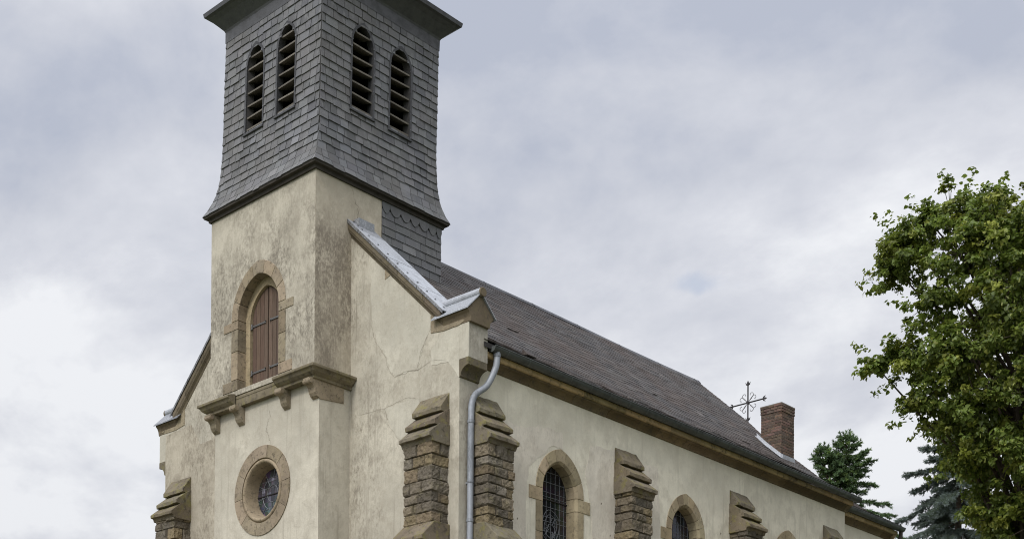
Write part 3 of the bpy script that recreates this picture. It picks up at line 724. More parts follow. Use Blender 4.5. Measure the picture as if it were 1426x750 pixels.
def side_x(sgn): return (lambda x: x) if sgn > 0 else mirror
for sgn in (1, -1):
    X = side_x(sgn)
    # stones under the coping
    m = MB()
    for poly in ([(2.28, 9.50), (2.62, 9.455), (3.05, 9.46), (3.2, 9.52), (2.5, zt(2.5) - .2), (2.28, zt(2.28) - .2)], [(1.0, 10.87), (1.27, 10.95), (1.25, zt(1.25) - .2), (1.0, zt(1.0) - .2)]):
        m = MB(); m.prism([(X(a), b) for a, b in poly], fy(P - .012), fy(P + .1), tn(.9, 1.1)); m.build('gable_stone', M['sand'], facade, bevel=.006)
    cs = MB(); sec = [(.82, 0), (.82, -.15), (.84, -.19), (.84, -.21), (.89, -.26), (.913, -.32), (1.40, -.32), (1.49, -.14), (1.49, 0)]
    nseg = 4; xe = [-.02, .72, 1.45, 2.15, 2.63]
    for a, b in zip(xe, xe[1:]):
        t = tn(.8, 1.15); b -= .006
        cs.sweep(None, [[(X(x), y, zt(x) + d) for y, d in sec] for x in (a, b)], t)
    # kneeler gablet body with cavetto below its eave
    kb = [(.92, 9.462), (1.42, 9.462), (1.44, 9.56), (1.535, 9.66), (1.17, 10.02), (.835, 9.685), (.835, 9.655), (.875, 9.62), (.905, 9.55), (.915, 9.48)]
    cs.prism(kb, lambda a, b: (X(2.62), a, b), lambda a, b: (X(3.325), a, b), (1.05, 1.03, 1.0))
    cs.tube([(X(3.36), 1.17, 10.05), (X(3.40), 1.17, 10.05)], .086, 18, (.95, .93, .9))
    cope = cs.build('coping', M['cope'], CH, bevel=.008)
    zs_ = MB()
    xs_ = [-.02, .34, 1.18, 2.02, 2.70]
    for i, (a, b) in enumerate(zip(xs_, xs_[1:])):
        t = (.55, .55, .56) if i == 0 else tn(.92, 1.06, .01)
        zs_.sweep(None, [[(X(x), y, zt(x) + d + (.004 * (i % 2))) for y, d in [(.797, .0245), (.797, -.045), (.805, -.045), (.805, .003)]] for x in (a - .012, b)], (.25, .24, .23))
        for sec in ([(.799, .026), (1.525, .026), (1.525, .004), (.799, .004)], [(1.517, .003), (1.525, .003), (1.525, -.05), (1.517, -.05)]):
            zs_.sweep(None, [[(X(x), y, zt(x) + d + (.004 * (i % 2))) for y, d in sec] for x in (a - .012, b)], t)
        zs_.sweep(None, [[(X(x), y, zt(x) + d) for y, d in [(.798, .02), (.798, .036), (1.527, .036), (1.527, .02)]] for x in (b - .012, b + .008)], (.8, .8, .8))
        for q in range(3):
            xx = a + (b - a) * (q + .5) / 3
            zs_.box(X(xx) - .014, X(xx) + .014, .93, .958, zt(xx) + .02, zt(xx) + .047, (.22, .22, .22))
    zs_.box(min(X(-.02), X(.14)), max(X(-.02), X(.14)), .99, 1.4, zt(.14) + .01, zt(-.02) + .05, (.5, .5, .5))
    # gablet sheets + roll
    zg = [(.80, 9.665), (1.17, 10.035), (1.565, 9.645), (1.565, 9.665), (1.17, 10.058), (.80, 9.69)]
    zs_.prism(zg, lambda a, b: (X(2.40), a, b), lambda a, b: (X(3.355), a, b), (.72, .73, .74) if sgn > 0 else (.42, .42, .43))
    zs_.tube([(X(2.34), 1.17, 10.075), (X(3.36), 1.17, 10.06)], .078, 16, (.8, .8, .81))
    zs_.build('zinc_capping', M['zinc'], cope)
    # kneeler block and its corbel
    m = MB(); a, b = sorted((X(W2 + .0005), X(3.27))); m.box(a, b, P, P + .5, 8.83, 9.462)
    kb_ = m.build('kneeler', M['pl_block'], CH)
    m = MB(); a, b = sorted((X(W2 - .02), X(3.272))); m.box(a, b, P - .001, P + .02, 8.832, 9.46)
    m.build('plaster_front', M['pl_patch'], kb_)
    m = MB(); pr = [(W2 - .0, 8.83), (3.275, 8.83), (3.275, 8.70)]
    for i in range(9):
        an = math.pi / 2 * i / 8; pr.append((3.26 - .2 * (1 - math.cos(an)) , 8.70 - .0 - .17 * math.sin(an) * 1.0) if False else (3.265 - .19 * math.sin(an), 8.69 - .17 * (1 - math.cos(an))))
    pr += [(W2, 8.50)]
    m.prism([(X(p_), q_) for p_, q_ in pr], fy(P - .008), fy(P + .49), (.9, .9, .9)); m.build('corbel', M['cap'], kb_, bevel=.006)

# ------------------------------------------------------------------ nave
Y0, Y1 = P + .5, 15.10
WINY = [3.77, 8.05, 12.33]; WZ0, WZS = 4.35, 6.94
m = MB()
m.prism([(Y0 - .3, BZ - .3), (Y1, BZ - .3), (Y1, 9.05), (Y0 - .3, 9.05)], fx(W2 - .0015), fx(W2 - .4), holes=[arch_loop(c, .60, WZ0 - .05, WZS, 7.68) for c in WINY])
m.box(XL, W2 - .4, Y1 - .4, Y1 - .002, BZ - .3, 11.6 - 2.4); m.box(XL, XL + .4, Y0 - .3, Y1, BZ - .3, 9.05)
m.prism([(XL + .4, 9.2), (W2 - .4, 9.2), (XC, 13.1)], fy(Y1 - .3), fy(Y1 - .01))
nave = m.build('nave_wall', M['pl_nave'], CH)
m = MB(); m.box(W2 - .75, W2 - .7, Y0, Y1 - .5, BZ, 9.0); m.build('dark_backing', M['dark'], nave)
nr_ = lambda d: (fx(W2 + d), fx(W2 - .02))
blotch('plaster_patch', [(1.95, 8.05), (2.52, 8.0), (3.2, 8.15), (3.82, 8.17), (3.86, 7.86), (3.5, 7.84), (2.85, 7.3), (2.75, 6.6), (2.8, 5), (2.0, 5)], *nr_(.003), nave, M['pl_grey'], .03)
blotch('plaster_patch', [(4.55, 7.5), (4.71, 8.13), (5.5, 8.22), (5.52, 5), (4.9, 5), (4.75, 6.9)], *nr_(.003), nave, M['pl_grey'], .025)
blotch('plaster_patch', [(6.3, 8.1), (7.0, 8.2), (7.1, 7.2), (7.0, 5), (6.28, 5)], *nr_(.002), nave, M['pl_grey'], .02)
for (a, b) in [(5.05, 7.0), (5.35, 6.4), (2.5, 6.2), (9.4, 7.2), (11.2, 7.4)]:
    blotch('plaster_chip', [(a, b), (a + .03, b + .01), (a + .035, b + .045), (a + .005, b + .04)], *nr_(.004), nave, M['crack'], .004, 3)

PN = lambda a, z, h: (W2 + h, a, z)
def nave_window(c):
    m = MB()
    surround(m, PN, c, .485, .725, WZ0, WZS + .02, 7.55, 7.84, .27, .015, 9 if c == WINY[1] else 7, lugs=[(6.70, 6.98, .93, .93)], joints=[4.6, 5.0, 5.5, 6.1, 6.70], chamfer=.05, tl=.74, th=1.2)
    m.box(W2 - .27, W2 + .06, c - .78, c + .78, WZ0 - .14, WZ0, (.9, .9, .9))
    wd = m.build('window', M['sandlight'], CH, bevel=.004)
    g_ = MB(); g_.prism(arch_loop(c, .50, WZ0, WZS, 7.565, 16), fx(W2 - .25), fx(W2 - .262)); g_.build('glass', M['glass'], wd)
    l = MB(); xx = W2 - .246; lr = random.Random(int(c * 10))
    def ln(y0, z0, y1, z1, r_=.006): l.tube([(xx, y0, z0), (xx, y1, z1)], r_, 5)
    ap = arch(c, .485, WZS, 7.55, 24)
    def ztop(y):
        for (a0, b0), (a1, b1) in zip(ap, ap[1:]):
            if a0 <= y <= a1: return b0 + (b1 - b0) * (y - a0) / max(1e-6, a1 - a0)
        return WZS
    for k in range(-3, 4):
        y = c + k * .135; ln(y, WZ0, y, ztop(y) - .01)
    z = WZ0 + .12; i = 0
    while z < 7.45:
        hw = .48
        if z > WZS: hw = max([abs(y - c) for y, q in ap if q >= z] or [0])
        if hw > .06: ln(c - hw, z, c + hw, z, .006)
        z += .20 if i % 3 else .09; i += 1
    for (r_, zc_) in [(.19, 6.35), (.27, 6.35), (.12, 6.25), (.2, 5.5)]:
        for q in range(18):
            a0, a1 = 2 * math.pi * q / 18, 2 * math.pi * (q + 1) / 18
            ln(c + r_ * math.cos(a0) + .02 * math.sin(3 * a0), zc_ + r_ * 1.2 * math.sin(a0), c + r_ * math.cos(a1) + .02 * math.sin(3 * a1), zc_ + r_ * 1.2 * math.sin(a1), .0065)
    for q in range(14):
        a0 = lr.uniform(0, 6.28); r0, r1 = lr.uniform(.03, .14), lr.uniform(.15, .27); a1 = a0 + lr.uniform(-.9, .9)
        ln(c + r0 * math.cos(a0), 6.35 + 1.2 * r0 * math.sin(a0), c + r1 * math.cos(a1), 6.35 + 1.2 * r1 * math.sin(a1), .006)
    l.build('lead_cames', M['came'], wd)
    for z in (5.2, 6.0, 6.86):
        b = MB(); b.tube([(W2 - .235, c - .49, z), (W2 - .235, c + .49, z)], .014, 6); b.build('saddle_bar', M['iron'], wd)
for c in WINY: nave_window(c)

# cornice, gutter, roof
CP = [(-.02, 8.83), (.025, 8.83), (.03, 8.865), (.05, 8.895), (.085, 8.93), (.13, 8.952), (.14, 8.952), (.14, 8.985), (.165, 8.99), (.165, 9.085), (-.02, 9.085)]
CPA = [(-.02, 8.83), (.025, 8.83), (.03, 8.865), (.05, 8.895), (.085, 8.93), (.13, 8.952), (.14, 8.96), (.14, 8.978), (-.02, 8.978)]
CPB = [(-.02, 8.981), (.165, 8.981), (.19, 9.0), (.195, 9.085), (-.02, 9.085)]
def cornice(x, ya, yb, name='cornice'):
    # a brown moulded bed course under a lighter fascia course
    m = MB(); r_ = random.Random(int(ya * 7))
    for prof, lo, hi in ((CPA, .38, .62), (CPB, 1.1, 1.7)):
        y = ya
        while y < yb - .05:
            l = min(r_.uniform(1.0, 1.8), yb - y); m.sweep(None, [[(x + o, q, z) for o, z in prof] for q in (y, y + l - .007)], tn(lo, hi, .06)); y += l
    return m.build(name, M['cornice'], CH, bevel=.005)
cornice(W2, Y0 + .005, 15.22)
def gutter(xc, zc_, ya, yb, r=.097):
    m = MB()
    def ring(rr, y, th=.006):
        o = [(xc + rr * math.cos(math.pi + math.pi * i / 12), y, zc_ + rr * math.sin(math.pi + math.pi * i / 12)) for i in range(13)]
        i_ = [(xc + (rr - th) * math.cos(math.pi + math.pi * i / 12), y, zc_ + (rr - th) * math.sin(math.pi + math.pi * i / 12)) for i in range(12, -1, -1)]
        return o + i_
    n = 10
    m.sweep(None, [ring(r, ya + (yb - ya) * i / n) for i in range(n + 1)], (1, 1, 1))
    m.tube([(xc + r, ya, zc_ + .004), (xc + r, yb, zc_ + .004)], .012, 8, (1.1, 1.1, 1.1))
    for y in (ya, yb): m.prism([(xc + r * math.cos(math.pi + math.pi * i / 12), zc_ + r * math.sin(math.pi + math.pi * i / 12)) for i in range(13)], fy(y - .004), fy(y + .004), (1.6, 1.6, 1.6))
    y = ya + .35
    while y < yb:
        m.sweep(None, [ring(r + .005, q, .008) for q in (y, y + .03)], (1.35, 1.35, 1.35)); y += .62 + rng.uniform(-.03, .03)
    m.box(xc - r - .02, xc - r - .004, ya, yb, zc_ - .05, zc_ + .05, (.7, .7, .7))
    return m.build('gutter', M['gutter'], CH)
GX, GZ = 3.305, 9.165
gutter(GX, GZ, 1.50, 15.34)
dp = MB(); cpts = [(GX, 1.64, 9.10), (GX, 1.64, 8.93), (GX - .01, 1.61, 8.78), (3.25, 1.50, 8.52), (3.22, 1.42, 8.40), (3.185, 1.28, 8.30), (3.16, 1.18, 8.20), (3.145, 1.135, 8.06), (3.14, 1.125, 7.9), (3.135, 1.125, 7.0), (3.13, 1.12, 4.0), (3.13, 1.12, 1.05)]
# smooth the bends
def smooth(p_, k=3):
    p_ = [Vector(q) for q in p_]
    for _ in range(k):
        n_ = [p_[0]]
        for a, b in zip(p_, p_[1:]): n_ += [a * .75 + b * .25, a * .25 + b * .75]
        p_ = n_ + [p_[-1]]
    return p_
dp.tube(smooth(cpts, 2), .06, 16)
pipe = dp.build('downpipe', M['pipe'], CH, smooth=True)
m = MB(); m.box(W2 - .02, 3.09, 1.10, 1.15, 6.58, 6.62); m.tube([(3.136, 1.124, 6.585), (3.136, 1.124, 6.615)], .066, 16, (.6, .6, .6)); m.build('pipe_bracket', M['pipe'], pipe)
for z, x_, y_ in [(7.72, 3.138, 1.125), (5.9, 3.133, 1.122), (3.0, 3.13, 1.12), (9.04, GX, 1.64)]:
    m = MB(); m.tube([(x_, y_, z - .03), (x_, y_, z + .03)], .068, 16, (.8, .8, .8)); m.build('pipe_collar', M['pipe'], pipe)

RP_ = [(XC, 13.37), (-.9, 12.66), (.03, 11.84), (1.12, 10.75), (1.6, 10.33), (2.0, 10.03), (2.43, 9.74), (2.9, 9.46), (3.30, 9.245)]
def arcparam(prof):
    pts = [Vector((a, 0, b)) for a, b in prof][::-1]; s_ = [0]
    for a, b in zip(pts, pts[1:]): s_.append(s_[-1] + (b - a).length)
    return pts, s_
def roof_place(prof, sgn=1, sag=.012, seed=0):
    pts, s_ = arcparam(prof)
    def f(a, t, h):
        t_ = max(0, min(t, s_[-1] - 1e-6))
        for i in range(len(s_) - 1):
            if t_ <= s_[i + 1]: break
        k = (t_ - s_[i]) / (s_[i + 1] - s_[i]); p_ = pts[i].lerp(pts[i + 1], k); d = (pts[i + 1] - pts[i]).normalized(); n_ = Vector((d.z, 0, -d.x)); n_ = n_ if n_.z > 0 else -n_
        hh = h + sag * (math.sin(a * .9 + seed) * math.sin(t_ * 1.3 + a * .35) + .5 * math.sin(a * 2.3 + t_ * 2.1))
        q = p_ + n_ * hh; x = q.x if sgn > 0 else mirror(q.x)
        return (x, a, q.z)
    return f, s_[-1]
rm = MB(); YR0, YR1 = Y0 - .1, 15.26
rows_ = []
top = [(x, z) for x, z in RP_]; full = [(x, z) for x, z in reversed(RP_)] + [(mirror(x), z) for x, z in RP_[1:]]
rm.sweep(None, [[(x, y, z - .035) for x, z in full] + [(x, y, z - .13) for x, z in reversed(full)] for y in (YR0, YR1 - .02)])
roof = rm.build('nave_roof', M['under'], CH)
ns = MB(); nrg = random.Random(17)
for sgn in (1, -1):
    f, LT = roof_place(RP_, sgn)
    rows_ = [0.0]
    while rows_[-1] < LT - .16: rows_.append(rows_[-1] + nrg.uniform(.12, .185))
    rows_[-1] = LT
    slates(ns, f, rows_, lambda t: YR0, lambda t: YR1, .26, nrg, gap=.005, proud=.010, tlo=.6, thi=1.5, wig=.018)
ns.build('slate_cladding', M['slate_n'], roof)
# a few repaired, paler slates and a slipped one by the gutter
f, LT = roof_place(RP_, 1)
for (y, t, n_) in [(6.55, 1.0, 3), (6.9, 1.14, 2), (10.4, 1.4, 2), (11.2, 1.0, 2), (4.6, 3.1, 2), (9.6, 2.9, 1), (12.6, 2.1, 2)]:
    for k_ in range(n_):
        v = 2.2 + nrg.uniform(-.4, .5)
        a, b = y + k_ * .2, y + k_ * .2 + .17; q4 = [(a, t), (b, t + .02 * k_), (b, t + .055), (a, t + .05)]
        pm = MB(); pm.add([f(*p_, .034) for p_ in q4] + [f(*p_, .02) for p_ in q4], [(0, 1, 2, 3), (0, 4, 5, 1), (1, 5, 6, 2), (2, 6, 7, 3), (3, 7, 4, 0)], (v, v, v)); pm.build('pale_slate', M['slate_n'], roof)
pm = MB(); q0 = [f(2.55, .10, .05), f(2.82, .10, .05), f(2.82, .26, .10), f(2.55, .26, .10)]; q1 = [f(2.55, .10, .03), f(2.82, .10, .03), f(2.82, .26, .0), f(2.55, .26, .0)]
pm.add(q0 + q1, [(0, 1, 2, 3), (4, 7, 6, 5), (0, 4, 5, 1), (1, 5, 6, 2), (2, 6, 7, 3), (3, 7, 4, 0)], (.7, .7, .7)); pm.build('roof_vent', M['slate_n'], roof)
rg = MB(); y = YR0
while y < YR1 - .05:
    l = min(1.72, YR1 - y); sec = [(-.11, -.09), (-.10, -.07), (-.02, .022), (.02, .022), (.10, -.07), (.11, -.09), (0, -.01)]
    sgf = lambda yy: .022 * .5 * math.sin(yy * 2.3)
    rg.sweep(None, [[(XC + a, q, 13.37 + b + .012 * math.sin(q * .9)) for a, b in sec] for q in (y, y + l)], tn(.85, 1.1, .02))
    rg.sweep(None, [[(XC + a * 1.05, q, 13.37 + b + .007 + .012 * math.sin(q * .9)) for a, b in sec] for q in (y + l - .02, y + l + .012)], (.7, .7, .7)); y += l
rg.build('ridge_capping', M['lead'], roof)

# chimney of thin bricks on the far end of the roof
cx0, cx1, cy0, cy1 = .95, 1.58, 14.38, 15.02
core = MB(); core.box(cx0 + .008, cx1 - .008, cy0 + .008, cy1 - .008, 10.0, 11.80); chim = core.build('chimney', M['mortar'], CH)
bk = MB(); z = 10.2; i = 0
while z < 11.80:
    pr = .014 if 11.60 < z < 11.79 else 0.0; h = .062
    x0, x1, y0_, y1_ = cx0 - pr, cx1 + pr, cy0 - pr, cy1 + pr
    off = 0 if i % 2 else .11
    for face in range(4):
        ln_ = (x1 - x0) if face % 2 == 0 else (y1_ - y0_); a = -off
        while a < ln_ - .01:
            b = min(a + .21, ln_); s0 = max(a, 0) + .004; e_ = b - .004; d = rng.uniform(-.004, .004)
            if e_ - s0 > .02:
                t = tn(.55, 1.5, .14)
                if face == 0: bk.box(x0 + s0, x0 + e_, y0_ - d, y0_ + .09, z, z + h, t)
                elif face == 1: bk.box(x1 - .09, x1 + d, y0_ + s0, y0_ + e_, z, z + h, t)
                elif face == 2: bk.box(x0 + s0, x0 + e_, y1_ - .09, y1_ + d, z, z + h, t)
                else: bk.box(x0 - d, x0 + .09, y0_ + s0, y0_ + e_, z, z + h, t)
            a = b
    z += .074; i += 1
bk.build('brick_courses', M['brick'], chim, bevel=.004)
m = MB(); m.box(cx0 - .015, cx1 + .015, cy0 - .015, cy1 + .015, 11.80, 11.83); m.box(cx0 + .12, cx1 - .12, cy0 + .12, cy1 - .12, 11.83, 11.835, (.1, .1, .1)); m.build('chimney_cap', M['mortar'], chim)
m = MB(); fz = lambda x: f(14.0, 0, 0)[2]
def roofz(x):
    for (a0, b0), (a1, b1) in zip(RP_, RP_[1:]):
        if a0 <= x <= a1: return b0 + (b1 - b0) * (x - a0) / (a1 - a0)
    return 9.2
xs_ = [cx0 - .12, 1.12, 1.3, cx1 + .05]
m.sweep(None, [[(x, cy0 - .09, roofz(x) + .03), (x, cy0 - .005, roofz(x) + .035), (x, cy0 - .005, roofz(x) + .13), (x, cy0 - .012, roofz(x) + .13), (x, cy0 - .014, roofz(x) + .045), (x, cy0 - .09, roofz(x) + .04)] for x in xs_])
m.box(cx1 + .003, cx1 + .012, cy0 - .02, cy1 + .02, roofz(cx1) - .05, roofz(cx1) + .13, (.7, .7, .7)); m.build('flashing', M['zinc'], chim)

# ------------------------------------------------------------------ choir, a little narrower
CX = 2.46; CY = 18.62
m = MB(); m.box(mirror(CX), CX, Y1 - .01, CY, BZ - .3, 9.05); m.build('choir_wall', M['pl_nave'], CH)
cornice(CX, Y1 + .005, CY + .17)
m = MB(); m.sweep(None, [[(x, CY + o, z) for o, z in CP] for x in (mirror(CX) - .16, CX + .16)]); m.build('cornice', M['cornice'], CH)
gutter(CX + .265, 9.165, Y1 + .12, CY + .30)
m = MB(); m.tube(smooth([(CX + .265, CY + .2, 9.1), (CX + .265, CY + .2, 8.9), (CX + .2, CY + .12, 8.6), (CX + .08, CY + .0, 8.4), (CX + .08, CY - .02, 7), (CX + .08, CY - .02, 1.1)], 2), .055, 12); m.build('downpipe', M['fascia'], CH, smooth=True)
RC_ = [(XC, 12.78), (0, 11.28), (1.2, 10.22), (1.9, 9.68), (2.74, 9.235)]
fullc = [(x, z) for x, z in reversed(RC_)] + [(mirror(x), z) for x, z in RC_[1:]]
m = MB(); HY = 17.85; EY = CY + .26
rowA = [(x, Y1, z - .03) for x, z in fullc]; rowB = [(x, EY + (HY - EY) * min(1, max(0, (z - 9.235) / (12.78 - 9.235))), z - .03) for x, z in fullc]
n = len(rowA); m.add(rowA + rowB, [(i, i + 1, n + i + 1, n + i) for i in range(n - 1)] + [tuple(range(n, 2 * n))])
croof = m.build('choir_roof', M['under'], CH, recalc=False)
m = MB(); LTc = arcparam(RC_)[1][-1]
for sgn in (1, -1):
    fc, LTc = roof_place(RC_, sgn, .012); rows_ = [0.0]
    while rows_[-1] < LTc - .1: rows_.append(rows_[-1] + .13)
    zz_ = lambda t: fc(16, t, 0)[2]
    slates(m, fc, rows_, lambda t: Y1 + .14, lambda t: EY + (HY - EY) * min(1, max(0, (zz_(t) - 9.235) / (12.78 - 9.235))), .21, nrg, gap=.007, proud=.014, tlo=.7, thi=1.25)
m.build('slate_cladding', M['slate_n'], croof)
# cross on the choir ridge end
m = MB(); q = (XC, 17.85); zc_ = 13.44
m.tube([(q[0], q[1], 12.7), (q[0], q[1], 14.0)], .022, 8); m.tube([(q[0] - .56, q[1], zc_), (q[0] + .56, q[1], zc_)], .022, 8)
m.tube([(q[0], q[1] - .03, zc_), (q[0], q[1] + .03, zc_)], .05, 10)
def fleur(x, z, dx, dz):
    nx, nz = -dz, dx
    for s_ in (-1, 0, 1):
        e_ = (x + dx * .10 + nx * s_ * .0, z + dz * .10)
        if s_ == 0: m.tube([(x - dx * .03, q[1], z - dz * .03), (x + dx * .06, q[1], z + dz * .06), (x + dx * .12, q[1], z + dz * .12)], [.018, .032, .004], 7)
        else: m.tube([(x - dx * .02, q[1], z - dz * .02), (x + dx * .01 + nx * s_ * .05, q[1], z + dz * .01 + nz * s_ * .05), (x + dx * .07 + nx * s_ * .085, q[1], z + dz * .07 + nz * s_ * .085)], [.018, .022, .005], 7)
fleur(q[0] + .54, zc_, 1, 0); fleur(q[0] - .54, zc_, -1, 0); fleur(q[0], 13.98, 0, 1); fleur(q[0], 12.93, 0, 1)
cross = m.build('roof_cross', M['iron'], CH)
m = MB()
for sx in (-1, 1):
    for sz in (-1, 1):
        for (ux, uz) in ((1, .0), (.0, 1)):
            # a C scroll leaving the arm and curling in the quadrant
            pts = []
            for k_ in range(15):
                a = k_ / 14 * 4.9; r_ = .085 * (1 - .11 * a)
                lx, lz = .115 + .085 - r_ * math.cos(a), .10 + r_ * math.sin(a)
                if ux == 0: lx, lz = lz, lx
                pts.append((q[0] + sx * (lx + .02), q[1], zc_ + sz * (lz + .02)))
            m.tube([(q[0] + sx * .04, q[1], zc_ + sz * .04)] + pts, .0085, 6)
m.build('scrollwork', M['irongrey'], cross)

# ------------------------------------------------------------------ buttresses
PALS = [(.185, .157, .118), (.15, .13, .102), (.205, .172, .125), (.225, .182, .115), (.165, .147, .12), (.13, .113, .09), (.18, .155, .12), (.195, .155, .105), (.15, .131, .104)]
def buttress(base, u, nrm_, width, depth, seed, capw=.05, ztop=8.29):
    """base: point on the wall line (z ignored), u along the wall, nrm_ outwards"""
    r_ = random.Random(seed); u = Vector(u); nrm_ = Vector(nrm_); b0 = Vector((base[0], base[1], 0))
    wp = lambda a, d, z: b0 + u * a + nrm_ * d + Vector((0, 0, z))
    hw = width / 2; zt_ = ztop - .97; zlow = 5.70
    m = MB()
    # rubble shaft: wrapped sheet with course and joint relief
    step = .017; Lp = 2 * depth + width; nt_ = int(Lp / step)
    T = np.linspace(0, Lp, nt_); zs_ = np.arange(zlow - .1, zt_ + .03, step)
    cz = [zlow - .1]
    while cz[-1] < zt_ + .1: cz.append(cz[-1] + r_.choice([.16, .18, .20, .23, .26]))
    c1, c2 = depth, depth + width
    TT, ZZ = np.meshgrid(T, zs_); sh = TT.shape
    wob = .02 * (fbm(np.stack([TT.ravel() * 3, ZZ.ravel() * 3, np.full(TT.size, seed * 1.3)], 1), seed, 3).reshape(sh) - .5)
    Zw = ZZ + wob; Tw = TT + wob * 1.4
    edge = np.full(sh, 9.0); sid = np.zeros(sh, int); nid = 0; stones = []
    for k_, (a, b) in enumerate(zip(cz, cz[1:])):
        if k_ % 2: js = [depth * r_.uniform(.25, .5), c1 + width * r_.uniform(.42, .62), c2 + depth * r_.uniform(.4, .6)]
        else: js = [c1 + width * r_.uniform(.2, .34), c1 + width * r_.uniform(.62, .8)] + ([depth * .12] if r_.random() < .4 else [])
        js = sorted([-1] + js + [Lp + 1])
        inr = (Zw >= a) & (Zw < b)
        for j0, j1 in zip(js, js[1:]):
            q_ = inr & (Tw >= j0) & (Tw < j1)
            d = np.minimum(np.minimum(Zw - a, b - Zw), np.minimum(Tw - j0, j1 - Tw))
            edge = np.where(q_, d, edge); sid = np.where(q_, nid, sid); stones.append((r_.choice(PALS), r_.uniform(-.012, .016), r_.uniform(.72, 1.15))); nid += 1
    s_ = np.clip(edge / .018, 0, 1); s_ = s_ * s_ * (3 - 2 * s_)
    offs = np.array([q_[1] for q_ in stones])[sid]
    pts3 = np.stack([TT.ravel() * 7, ZZ.ravel() * 7, sid.ravel() * 3.7 + seed], 1)
    rough = fbm(pts3, seed, 4).reshape(sh); rough2 = fbm(pts3 * np.array([3.2, 3.2, 1]), seed + 5, 3).reshape(sh)
    H = -.032 + s_ * (.032 + offs + (rough - .5) * .075 + (rough2 - .5) * .036)
    colr = np.array([[c * q_[2] for c in q_[0]] for q_ in stones])[sid]; mort = np.array([.10, .085, .065])
    colr = mort + (colr - mort) * np.clip(edge / .018, 0, 1)[..., None]
    # base position and normal along the wrapped path
    A = np.where(TT < c1, -hw, np.where(TT < c2, -hw + (TT - c1), hw)); D = np.where(TT < c1, TT, np.where(TT < c2, depth, depth - (TT - c2)))
    bl = .04
    w1 = np.clip((TT - c1 + bl) / (2 * bl), 0, 1); w2_ = np.clip((TT - c2 + bl) / (2 * bl), 0, 1)
    na = -(1 - w1) + w2_; nd = w1 * (1 - w2_); ll = np.sqrt(na ** 2 + nd ** 2); na /= ll; nd /= ll
    A = A + na * H; D = D + nd * H
    ux, uy, nx, ny = u.x, u.y, nrm_.x, nrm_.y
    V = np.stack([b0.x + ux * A + nx * D, b0.y + uy * A + ny * D, ZZ], -1).reshape(-1, 3)
    nr, nc = sh
    idx = np.arange(nr * nc).reshape(nr, nc)
    F = np.stack([idx[:-1, :-1], idx[:-1, 1:], idx[1:, 1:], idx[1:, :-1]], -1).reshape(-1, 4)
    m.v = V.tolist(); m.f = [tuple(q_) for q_ in F.tolist()]; m.t = [tuple(q_) for q_ in colr.reshape(-1, 3).tolist()]
    # lower, thicker stage
    dl = depth + .24; hl = hw + .03
    q_ = [wp(-hl, 0, BZ - .3), wp(-hl, dl, BZ - .3), wp(hl, dl, BZ - .3), wp(hl, 0, BZ - .3)]
    m.add([tuple(p_) for p_ in q_] + [(p_.x, p_.y, 5.45) for p_ in q_], [(0, 1, 5, 4), (1, 2, 6, 5), (2, 3, 7, 6), (4, 5, 6, 7)], (.22, .19, .15))
    bt = m.build('buttress', M['rubble'], CH)
    # three overlapping coping stones
    z = ztop; ds, dh = depth + .07, .86
    for k_ in range(3):
        d0, d1 = ds * k_ / 3, ds * (k_ + 1) / 3; za, zb = z - dh * k_ / 3, z - dh * (k_ + 1) / 3
        tl = tn(.8, 1.15); e_ = capw * (.25 + .3 * k_) + r_.uniform(-.006, .006); lip = .055; hh_ = .075
        prof = [(max(d0 - .06, 0), za - (.0 if k_ == 0 else .075)), (d1 + lip, zb - .02), (d1 + lip, zb - .02 - hh_), (d1 - .07, zb - .02 - hh_ - .005), (0, zb - .14), (0, za - .03)]
        if k_ == 2: prof = [(d0 - .06, za - .075), (d1 + lip - .02, zb - .0), (d1 + lip - .02, zb - .065), (d1 - .03, zb - .075), (d1 - .055, zb - .14), (0, zb - .14), (0, za - .05)]
        c_ = MB(); sk = r_.uniform(-.008, .008)
        nn = 7; rows_ = []
        for i in range(nn):
            a = -hw - e_ + (width + 2 * e_) * i / (nn - 1)
            rows_.append([tuple(wp(a, d + (r_.uniform(-.008, .008) if j in (1, 2, 3) else 0) , zz + sk * (i / 3 - 1) + (r_.uniform(-.008, .008) if j in (0, 1, 2) else 0))) for j, (d, zz) in enumerate(prof)])
        c_.sweep(None, rows_, tl); c_.build('coping_stone', M['cap'], bt, bevel=.004)
    c_ = MB(); c_.sweep(None, [[tuple(wp(a, d, zz)) for d, zz in [(depth - .03, 5.84), (depth + .29, 5.53), (depth + .29, 5.46), (depth + .22, 5.44), (0, 5.44), (0, 5.84)]] for a in (-hw - .05, hw + .05)], tn(.9, 1.1))
    c_.build('coping_stone', M['cap'], bt, bevel=.01)
for i, c in enumerate((1.57, 5.87, 10.14, 14.36)): buttress((W2, c), (0, 1, 0), (1, 0, 0), .70, .45, 31 + i)
buttress((2.40, P), (1, 0, 0), (0, -1, 0), .74, .43, 41)
buttress((mirror(2.40), P), (1, 0, 0), (0, -1, 0), .74, .43, 42)

